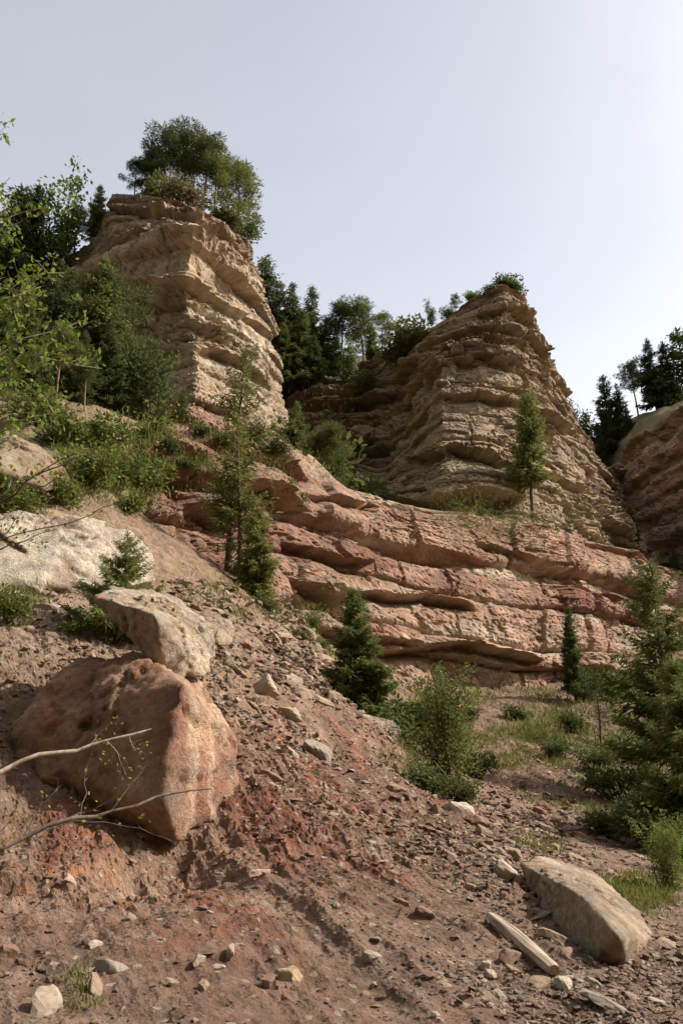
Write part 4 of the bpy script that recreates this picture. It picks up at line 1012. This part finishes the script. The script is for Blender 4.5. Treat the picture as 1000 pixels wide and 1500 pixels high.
# on the middle tower
grp([('b',632,478,79.5,442,(.13,.19,.05),'small airy green tree on the left shoulder of the middle tower'),
     ('p',668,460,78.5,430,G_PINE,'small dark pine on the ridge of the middle tower'),
     ('u',752,424,75,404,G_PINE,'low dark shrub on the very tip of the middle tower'),
     ('u',733,425,75,408,G_DARK,'second low shrub on the tip of the middle tower'),
     ('u',768,470,75.5,456,G_PINE,'tiny shrub on the right edge below the tip'),
     ('u',695,456,77,424,(.14,.20,.05),'leafy shrub on the ridge left of the tip'),
     ('u',615,505,79,462,(.15,.16,.07),'dull shrub on the shaded shoulder of the middle tower'),
     ('u',655,480,77.5,448,G_PINE,'dark shrub under the small airy tree on the middle tower'),
     ('u',715,440,76,418,(.12,.15,.05),'shrub just left of the tip of the middle tower'),
     ('u',590,515,81,482,G_PINE,'shrub low on the left ridge of the middle tower'),
     ('p',800,568,84,535,G_LIGHT,'thin small pine on the right edge of the middle tower')], 'shrubs and trees on the middle tower')
# right background
grp([('b',858,655,108,582,(.085,.13,.04),'rounded green tree in the notch right of the middle tower'),
     ('s',893,670,106,548,G_DARK,'first dark spruce of the right background wood'),
     ('s',912,670,106,560,G_DARK,'short dark spruce in the right background wood'),
     ('p',938,650,105,523,G_SPRUCE,'loose-crowned tree between the dark spruces at the right'),
     ('s',965,640,104,493,G_DARK,'tall dark spruce near the right edge of the background wood'),
     ('s',985,625,104,500,G_DARK,'dark spruce second from the right picture edge'),
     ('s',1003,615,103,478,G_DARK,'dark spruce cut by the right picture edge'),
     ('s',925,672,103,590,G_DARK,'low dark spruce in front of the right background wood'),
     ('s',880,690,104,620,G_DARK,'low conifer in the shadowed notch')], 'right background wood')
# ledges and slope trees
def single(name, pr_, px, py, ptop, colr, label, cat='tree', Y=None, rz=None, group=None, tilt=(0, 0)):
    pos = place(px, py, Y); return plant(name, pr_, pos, top_height(pos, ptop), label, cat, colr, group, rz, tilt)
slim = proto(spruce, seed=81, h=8.5, rad=0.16, base=0.28, whorls=28, fine=1.3, gaps=0.35, taper=0.42, slope=(-0.2, 0.15, 0.7), wid=0.12, tw=0.9)
single('pine_tree', slim, 781, 762, 572, G_LIGHT, 'slender lone pine on the grassy ledge of the middle tower')
tall = proto(spruce, seed=82, h=12, rad=0.14, base=0.2, whorls=34, fine=0.8, gaps=0.64, taper=0.35, slope=(-0.25, 0.15, 0.7), wid=0.11, tw=0.75)
single('pine_tree', tall, 332, 835, 492, G_PINE, 'tall pine with a long bare trunk left of the banded cliff', tilt=(0, 0.05))
tall2 = proto(spruce, seed=83, h=9, rad=0.18, base=0.12, whorls=30, fine=0.7, gaps=0.62, taper=0.4, slope=(-0.3, 0.1, 0.7), wid=0.11, tw=0.8)
single('pine_tree', tall2, 350, 852, 590, G_OLIVE, 'shorter pine standing right beside the tall bare-trunked pine', tilt=(0, 0.06))
lowp = proto(spruce, seed=84, h=6, rad=0.24, whorls=26, fine=1.6, gaps=0.25, taper=0.6, wid=0.13)
single('spruce_tree', lowp, 375, 880, 740, G_OLIVE, 'bushy young conifer at the foot of the two tall pines')
spr1 = proto(spruce, seed=85, h=6, rad=0.27, whorls=24, fine=2.4, gaps=0.22, taper=0.7, slope=(-0.3, 0.0, 0.6), wid=0.12)
single('spruce_tree', spr1, 522, 1036, 856, (.14,.175,.06), 'dense young spruce on the scree crest before the banded cliff', Y=21.5)
spr2 = proto(spruce, seed=86, h=6, rad=0.14, whorls=26, fine=1.3, gaps=0.1, base=0.18)
single('spruce_tree', spr2, 840, 1000, 886, G_SPRUCE, 'small narrow spruce at the foot of the banded cliff right', Y=46.5)
yng = proto(pine, seed=87, h=4, rad=0.14, base=0.25, limbs=26, clump=0.06, per=30)
single('pine_tree', yng, 880, 1095, 985, G_DARK, 'thin young pine in the shaded gully left of the large pine')
rp = proto(spruce, seed=88, h=9, rad=0.30, base=0.14, whorls=24, fine=2.0, gaps=0.42, taper=0.6, slope=(-0.1, 0.15, 0.7), wid=0.11, tw=0.7)
single('pine_tree', rp, 985, 1120, 815, (.16,.19,.06), 'large spreading pine at the right edge in front of the banded cliff', Y=27)
rp2 = proto(spruce, seed=89, h=7, rad=0.34, base=0.08, whorls=20, fine=2.6, gaps=0.30, taper=0.6, slope=(-0.15, 0.1, 0.7), wid=0.12, tw=0.75)
single('pine_tree', rp2, 1010, 1180, 960, (.16,.19,.06), 'lower pine under the large spreading pine at the right edge', Y=22)
grp([('s',928,800,80,738,G_PINE,'conifer growing in the shaded notch below the right cliff'),
     ('s',990,850,76,800,G_PINE,'small conifer below the right cliff at the picture edge'),
     ('p',488,705,62,618,G_PINE,'small pine at the foot of the shaded recess'),
     ('b',495,720,60,655,(.11,.15,.05),'leafy bush-like tree on the ledge left of the middle tower'),
     ('s',437,640,66,585,G_PINE,'small conifer against the right edge of the left tower'),
     ('u',445,735,50,690,(.10,.14,.05),'round bush on the ledge above the banded cliff'),
     ('u',470,715,54,680,(.10,.14,.05),'bush right of the round bush on the ledge'),
     ('u',706,768,55,745,(.10,.13,.05),'small bush on the grassy ledge under the middle tower'),
     ('u',535,572,84,545,G_PINE,'dark bush on the layered rock of the saddle'),
     ('p',470,700,63,628,G_PINE,'pine left of the small pine at the foot of the shaded recess'),
     ('u',455,660,68,632,G_PINE,'bush on the ledge beside the left tower foot'),
     ('u',425,700,55,668,(.16,.18,.06),'pale bush on the slope above the banded cliff'),
     ('u',400,690,52,655,(.16,.18,.06),'bush behind the two tall pines'),
     ('u',600,500,82,482,G_PINE,'low bush where the saddle meets the middle tower'),
     ('u',512,690,66,662,G_PINE,'dark bush under the shaded recess of the middle tower')], None)
bir = proto(broad, leafm=M_LEAF, bark=M_BARK_PALE, seed=90, h=4.2, stems=14, spread=0.30, leaf=0.10, n=9000, low=0.08)
single('birch_bush', bir, 652, 1160, 958, (.15,.185,.055), 'tall many-stemmed green bush behind the scree crest', 'bush', Y=19)
bir2 = proto(broad, leafm=M_LEAF, seed=91, h=2.2, stems=12, spread=0.42, leaf=0.055, n=7000, low=0.1)
single('leafy_bush', bir2, 978, 1290, 1188, (.17,.22,.06), 'light green leafy bush at the lower right edge', 'bush', Y=13.5)
fir = proto(spruce, seed=92, h=1.9, rad=0.46, whorls=14, fine=2.6, gaps=0.15, base=0.08, taper=0.75, slope=(-0.05, 0.2, 0.7), wid=0.10, tw=0.7)
single('fir_sapling', fir, 172, 905, 776, (.24,.28,.10), 'light green young fir in front of the whitish rock face', Y=16)
GU = [(815,1105,32,30),(850,1010,46,30),(880,1190,22,40),(690,1050,38,22),(600,1105,28,70),(570,1135,22,70),(700,1120,26,50),(630,1175,15.5,50),(670,1170,15.5,46),(930,1170,23,70),(960,1190,21,80),(900,1150,26,60),(985,1215,18,60),(870,1120,30,40),(760,1045,40,26),(840,1060,38,36),(905,1010,46,50),(870,985,50,40),(930,1085,32,60),(980,1060,34,70),(1000,1150,24,80)]
GU.sort(); nL = sum(1 for q in GU if q[0] < 720)
for i, (px, py, Y, hp) in enumerate(GU):
    pos = place(px, py, Y); q = to_px(pos); H = hp*q[2]/FPX
    side = 'around the tall many-stemmed bush' if px < 720 else 'in the shaded gully under the large pine'
    plant('bush', BU[i % 4], pos, H, f'low green bush {side}, ' + (ordinal(i, nL) if px < 720 else ordinal(i-nL, len(GU)-nL)), 'bush', (.105,.13,.045), f'low bushes {side}')
for i, (px, py, Y, hp) in enumerate(sorted([(25,735,22.3,60),(90,745,24,50),(130,700,27,70),(170,690,30,60),(205,680,33,56),(150,655,33,60),(100,640,31,60),(225,655,40,46),(60,600,33,60),(190,740,28,44),(15,880,15,60),(110,905,15.5,30)])):
    pos = place(px, py, Y); q = to_px(pos)
    plant('bush', BU[(i+1) % 4], pos, hp*q[2]/FPX, 'fresh green bush on the left bank, ' + ordinal(i, 12) + ' of them', 'bush', (.16,.20,.055), 'bushes on the left bank')
for i, (px, py, Y, hp) in enumerate(sorted([(455,915,33,26),(440,930,29,22),(385,900,27,30),(470,925,31,20),(350,870,30,26)])):
    pos = place(px, py, Y); q = to_px(pos)
    plant('bush', BU[i % 4], pos, hp*q[2]/FPX, 'small dull bush between the tall pines and the young spruce, ' + ordinal(i, 5), 'bush', (.13,.15,.06), 'bushes on the scree rim')

TB = sorted([(300,640,30),(330,655,26),(372,648,30),(405,668,30),(415,720,26),(440,742,24),(275,690,24),(385,742,22),(255,668,30)])
for i, (px, py, hp) in enumerate(TB):
    pos = place(px, py); q = to_px(pos)
    plant('bush', BU[i % 4], pos, hp*q[2]/FPX, 'dull green bush on the red rock terrace under the left tower, ' + ordinal(i, len(TB)), 'bush', (.115,.135,.05), 'bushes on the red rock terrace')

# ------------------------------------------------------------------ near sapling reaching in from the left, and two bare poles
def limb(p0, p1, r0, r1, r, n=9, wob=0.03):
    p0, p1 = np.array(p0, float), np.array(p1, float); t = np.linspace(0, 1, n)[:, None]; L = np.linalg.norm(p1-p0)
    q = p0*(1-t)+p1*t + np.cumsum(r.normal(size=(n, 3)), 0)*wob*L*0.25*np.sin(t*3.14159) + np.array([0, 0, 0.05*L])*np.sin(t*3.14159)
    return q, np.linspace(r0, r1, n)
def leafy(name, label, trunk_base, limbs, seed, leaf, dens, color, bark, cat, spread=0.16, twig=0.35):
    """trunk_base: foot and top of the stem; limbs: (start fraction on stem, end point)"""
    r = np.random.default_rng(seed); foot, top_, rad = trunk_base
    e = empty(name, foot); tr, br, lf = [], [], []
    q, rr = limb(foot, top_, rad, rad*0.30, r, 18, 0.035); rr = rr*(1+0.12*r.normal(size=18)); tr.append(tube(q, rr, 8, seed, 0.06))
    for f, end, r0, dn_ in limbs:
        j = f*(len(q)-1); s0 = q[int(j)]*(1-j % 1) + q[min(len(q)-1, int(j)+1)]*(j % 1); b, br_ = limb(s0, end, r0, r0*0.25, r, 12, 0.09); br.append(tube(b, br_, 5))
        L = np.linalg.norm(b[-1]-b[0]); nt = max(4, int(L*dn_))
        for k in range(nt):
            t = 0.25+0.75*(k+r.random())/nt; c = b[min(11, int(t*11))]; d = (b[-1]-b[0])/L*0.7 + r.normal(size=3)*0.6; d /= np.linalg.norm(d)
            tl = twig*(0.4+0.8*r.random()); t2 = c+d*tl
            br.append(tube(np.array([c, (c+t2)/2+r.normal(size=3)*0.03, t2]), [r0*0.22, r0*0.14, r0*0.06], 3))
            m = max(2, int(dens*tl)); u = r.random(m)[:, None]
            lf.append(cards(c*(1-u)+t2*u + r.normal(size=(m, 3))*spread*0.25, r.normal(size=(m, 3))+np.array([0, 0, -.2]), leaf*(0.6+0.7*r.random(m)), leaf*0.30, r, 0.5))
    f0 = np.array(foot)
    V, F = join(tr); mk_obj('trunk', mk_mesh('trunk', V-f0, F), bark, e)
    V, F = join(br); mk_obj('branches', mk_mesh('branches', V-f0, F), bark, e)
    V, F, C = jcards(lf); o = mk_obj('leaves', mk_mesh('leaves', V-f0, F, C, smooth=False), M_LEAF, e); o.color = (*color, 1)
    tag(e, label, cat); return e
def g(x, y):
    return np.array([x, y, drop(x, y) or 0.0])
ft = g(-4.6, 7.6)
leafy('leafy_sapling', 'fresh green leafy sapling reaching in from the left edge of the picture', (ft, ft+np.array([0.1, 0.2, 7.6]), 0.06),
  [(0.30, P3(60,690,8.0), .018, 8), (0.38, P3(105,600,8.2), .018, 14), (0.45, P3(75,500,8.0), .018, 16), (0.5, P3(150,540,8.4), .018, 14), (0.58, P3(60,420,8.0), .016, 16), (0.62, P3(95,400,8.4), .014, 14),
   (0.68, P3(125,285,8.4), .012, 8), (0.72, P3(30,330,7.9), .014, 14), (0.8, P3(15,260,7.8), .012, 14), (0.92, P3(12,195,7.7), .010, 12), (0.55, P3(30,560,7.8), .016, 16), (0.35, P3(20,640,7.6), .014, 14), (0.48, P3(120,470,8.3), .016, 12)],
  301, 0.075, 26, (.20,.28,.05), M_BARK_PALE, 'tree')
ft = g(-5.0, 9.6)
leafy('leafy_sapling', 'thin sapling with a long brown branch and yellow-green leaves above the whitish rock', (ft, ft+np.array([0.2, 0.2, 4.6]), 0.045),
  [(0.55, P3(160,668,9.8), .020, 3), (0.60, P3(235,640,10.4), .012, 9), (0.7, P3(275,585,10.6), .012, 8), (0.5, P3(225,700,10.4), .010, 6), (0.42, P3(85,775,9.6), .014, 7), (0.40, P3(40,740,9.4), .012, 8)],
  302, 0.06, 14, (.26,.28,.06), M_BARK, 'tree', twig=0.4)
ft = g(-4.3, 7.2)
leafy('bare_pole', 'pale bare leaning stem crossing in front of the huge red boulder', (ft, P3(222,1068,8.2), 0.035),
  [(0.93, P3(200,1100,8.1), .006, 9), (0.86, P3(185,1135,8.0), .006, 9), (0.8, P3(160,1060,8.0), .005, 8)], 303, 0.04, 22, (.26,.27,.07), M_BARK_PALE, 'sapling', twig=0.25)
ft = g(-3.4, 5.9)
leafy('bare_pole', 'thin grey leaning stem crossing below the huge red boulder', (ft, P3(310,1155,7.4), 0.026),
  [(0.55, P3(150,1180,6.9), .006, 5), (0.6, P3(135,1110,7.0), .005, 7), (0.5, P3(260,1235,6.9), .005, 2), (0.35, P3(40,1190,6.6), .005, 7), (0.25, P3(40,1240,6.5), .005, 9), (0.7, P3(215,1120,7.1), .004, 8), (0.45, P3(90,1150,6.8), .004, 8)], 304, 0.04, 18, (.22,.24,.06), M_BARK_GREY, 'sapling', twig=0.22)

# ------------------------------------------------------------------ grass
def grass(name, areas, label, seed, color):
    """areas: (px range, py range, count, blade px, max slope) scattered on what is seen there"""
    r = np.random.default_rng(seed); P_, S_ = [], []
    for (x0, x1), (y0, y1), n, bl in areas:
        cx, cy = (x0+x1)/2, (y0+y1)/2
        seeds = [(cx+(x1-x0)*0.5*r.normal()*0.5, cy+(y1-y0)*0.5*r.normal()*0.5) for _ in range(max(3, n//90))]
        for sx, sy in seeds:
            h = hit(sx, sy)
            if h is None or abs(h[2].z) < 0.35: continue
            m = 90; sp = 14*(h[0].y*cP+(h[0].z-CAM_Z)*sP)/FPX
            for _ in range(m):
                x, y = h[0].x+r.normal()*sp, h[0].y+r.normal()*sp*1.2
                P_.append((x, y, h[0].z, h[2].x, h[2].y, h[2].z, h[0].x, h[0].y)); S_.append(bl*h[0].y/FPX)
    A_ = np.array(P_); S_ = np.array(S_)
    nz = np.where(A_[:, 5] < 0, -1, 1); z = A_[:, 2] - ((A_[:, 0]-A_[:, 6])*A_[:, 3] + (A_[:, 1]-A_[:, 7])*A_[:, 4])/np.where(np.abs(A_[:, 5]) < .3, .3*nz, A_[:, 5])
    c = np.c_[A_[:, 0], A_[:, 1], z-S_*0.1]; N = len(c)
    V, F, C = cards(c, np.tile([0.0, -0.1, 1.0], (N, 1)), S_*(0.6+0.8*r.random(N)), S_*0.09, r, 0.38)
    o = mk_obj(name, mk_mesh(name, V, F, C, smooth=False), M_GRASS); o.color = (*color, 1); o['kind'] = 'stuff'; o['label'] = label; o['category'] = 'grass'
grass('grass', [((560,700),(1020,1130),5000,10),((690,900),(1000,1160),8000,8),((880,1000),(970,1260),5000,10),((640,840),(745,785),7000,4.5),((650,720),(746,765),2500,4.5),((90,240),(610,760),6000,12),
                ((880,1000),(1285,1335),4200,9),((430,490),(860,960),1800,8),((330,420),(850,910),1500,9),((760,830),(1235,1255),500,9),((105,130),(1435,1470),180,11),((420,520),(590,720),2200,6),((230,430),(620,740),4500,7),((0,60),(860,930),600,12)],
      'tufts of yellow-green grass on the banks and ledges', 401, (.19,.21,.065))
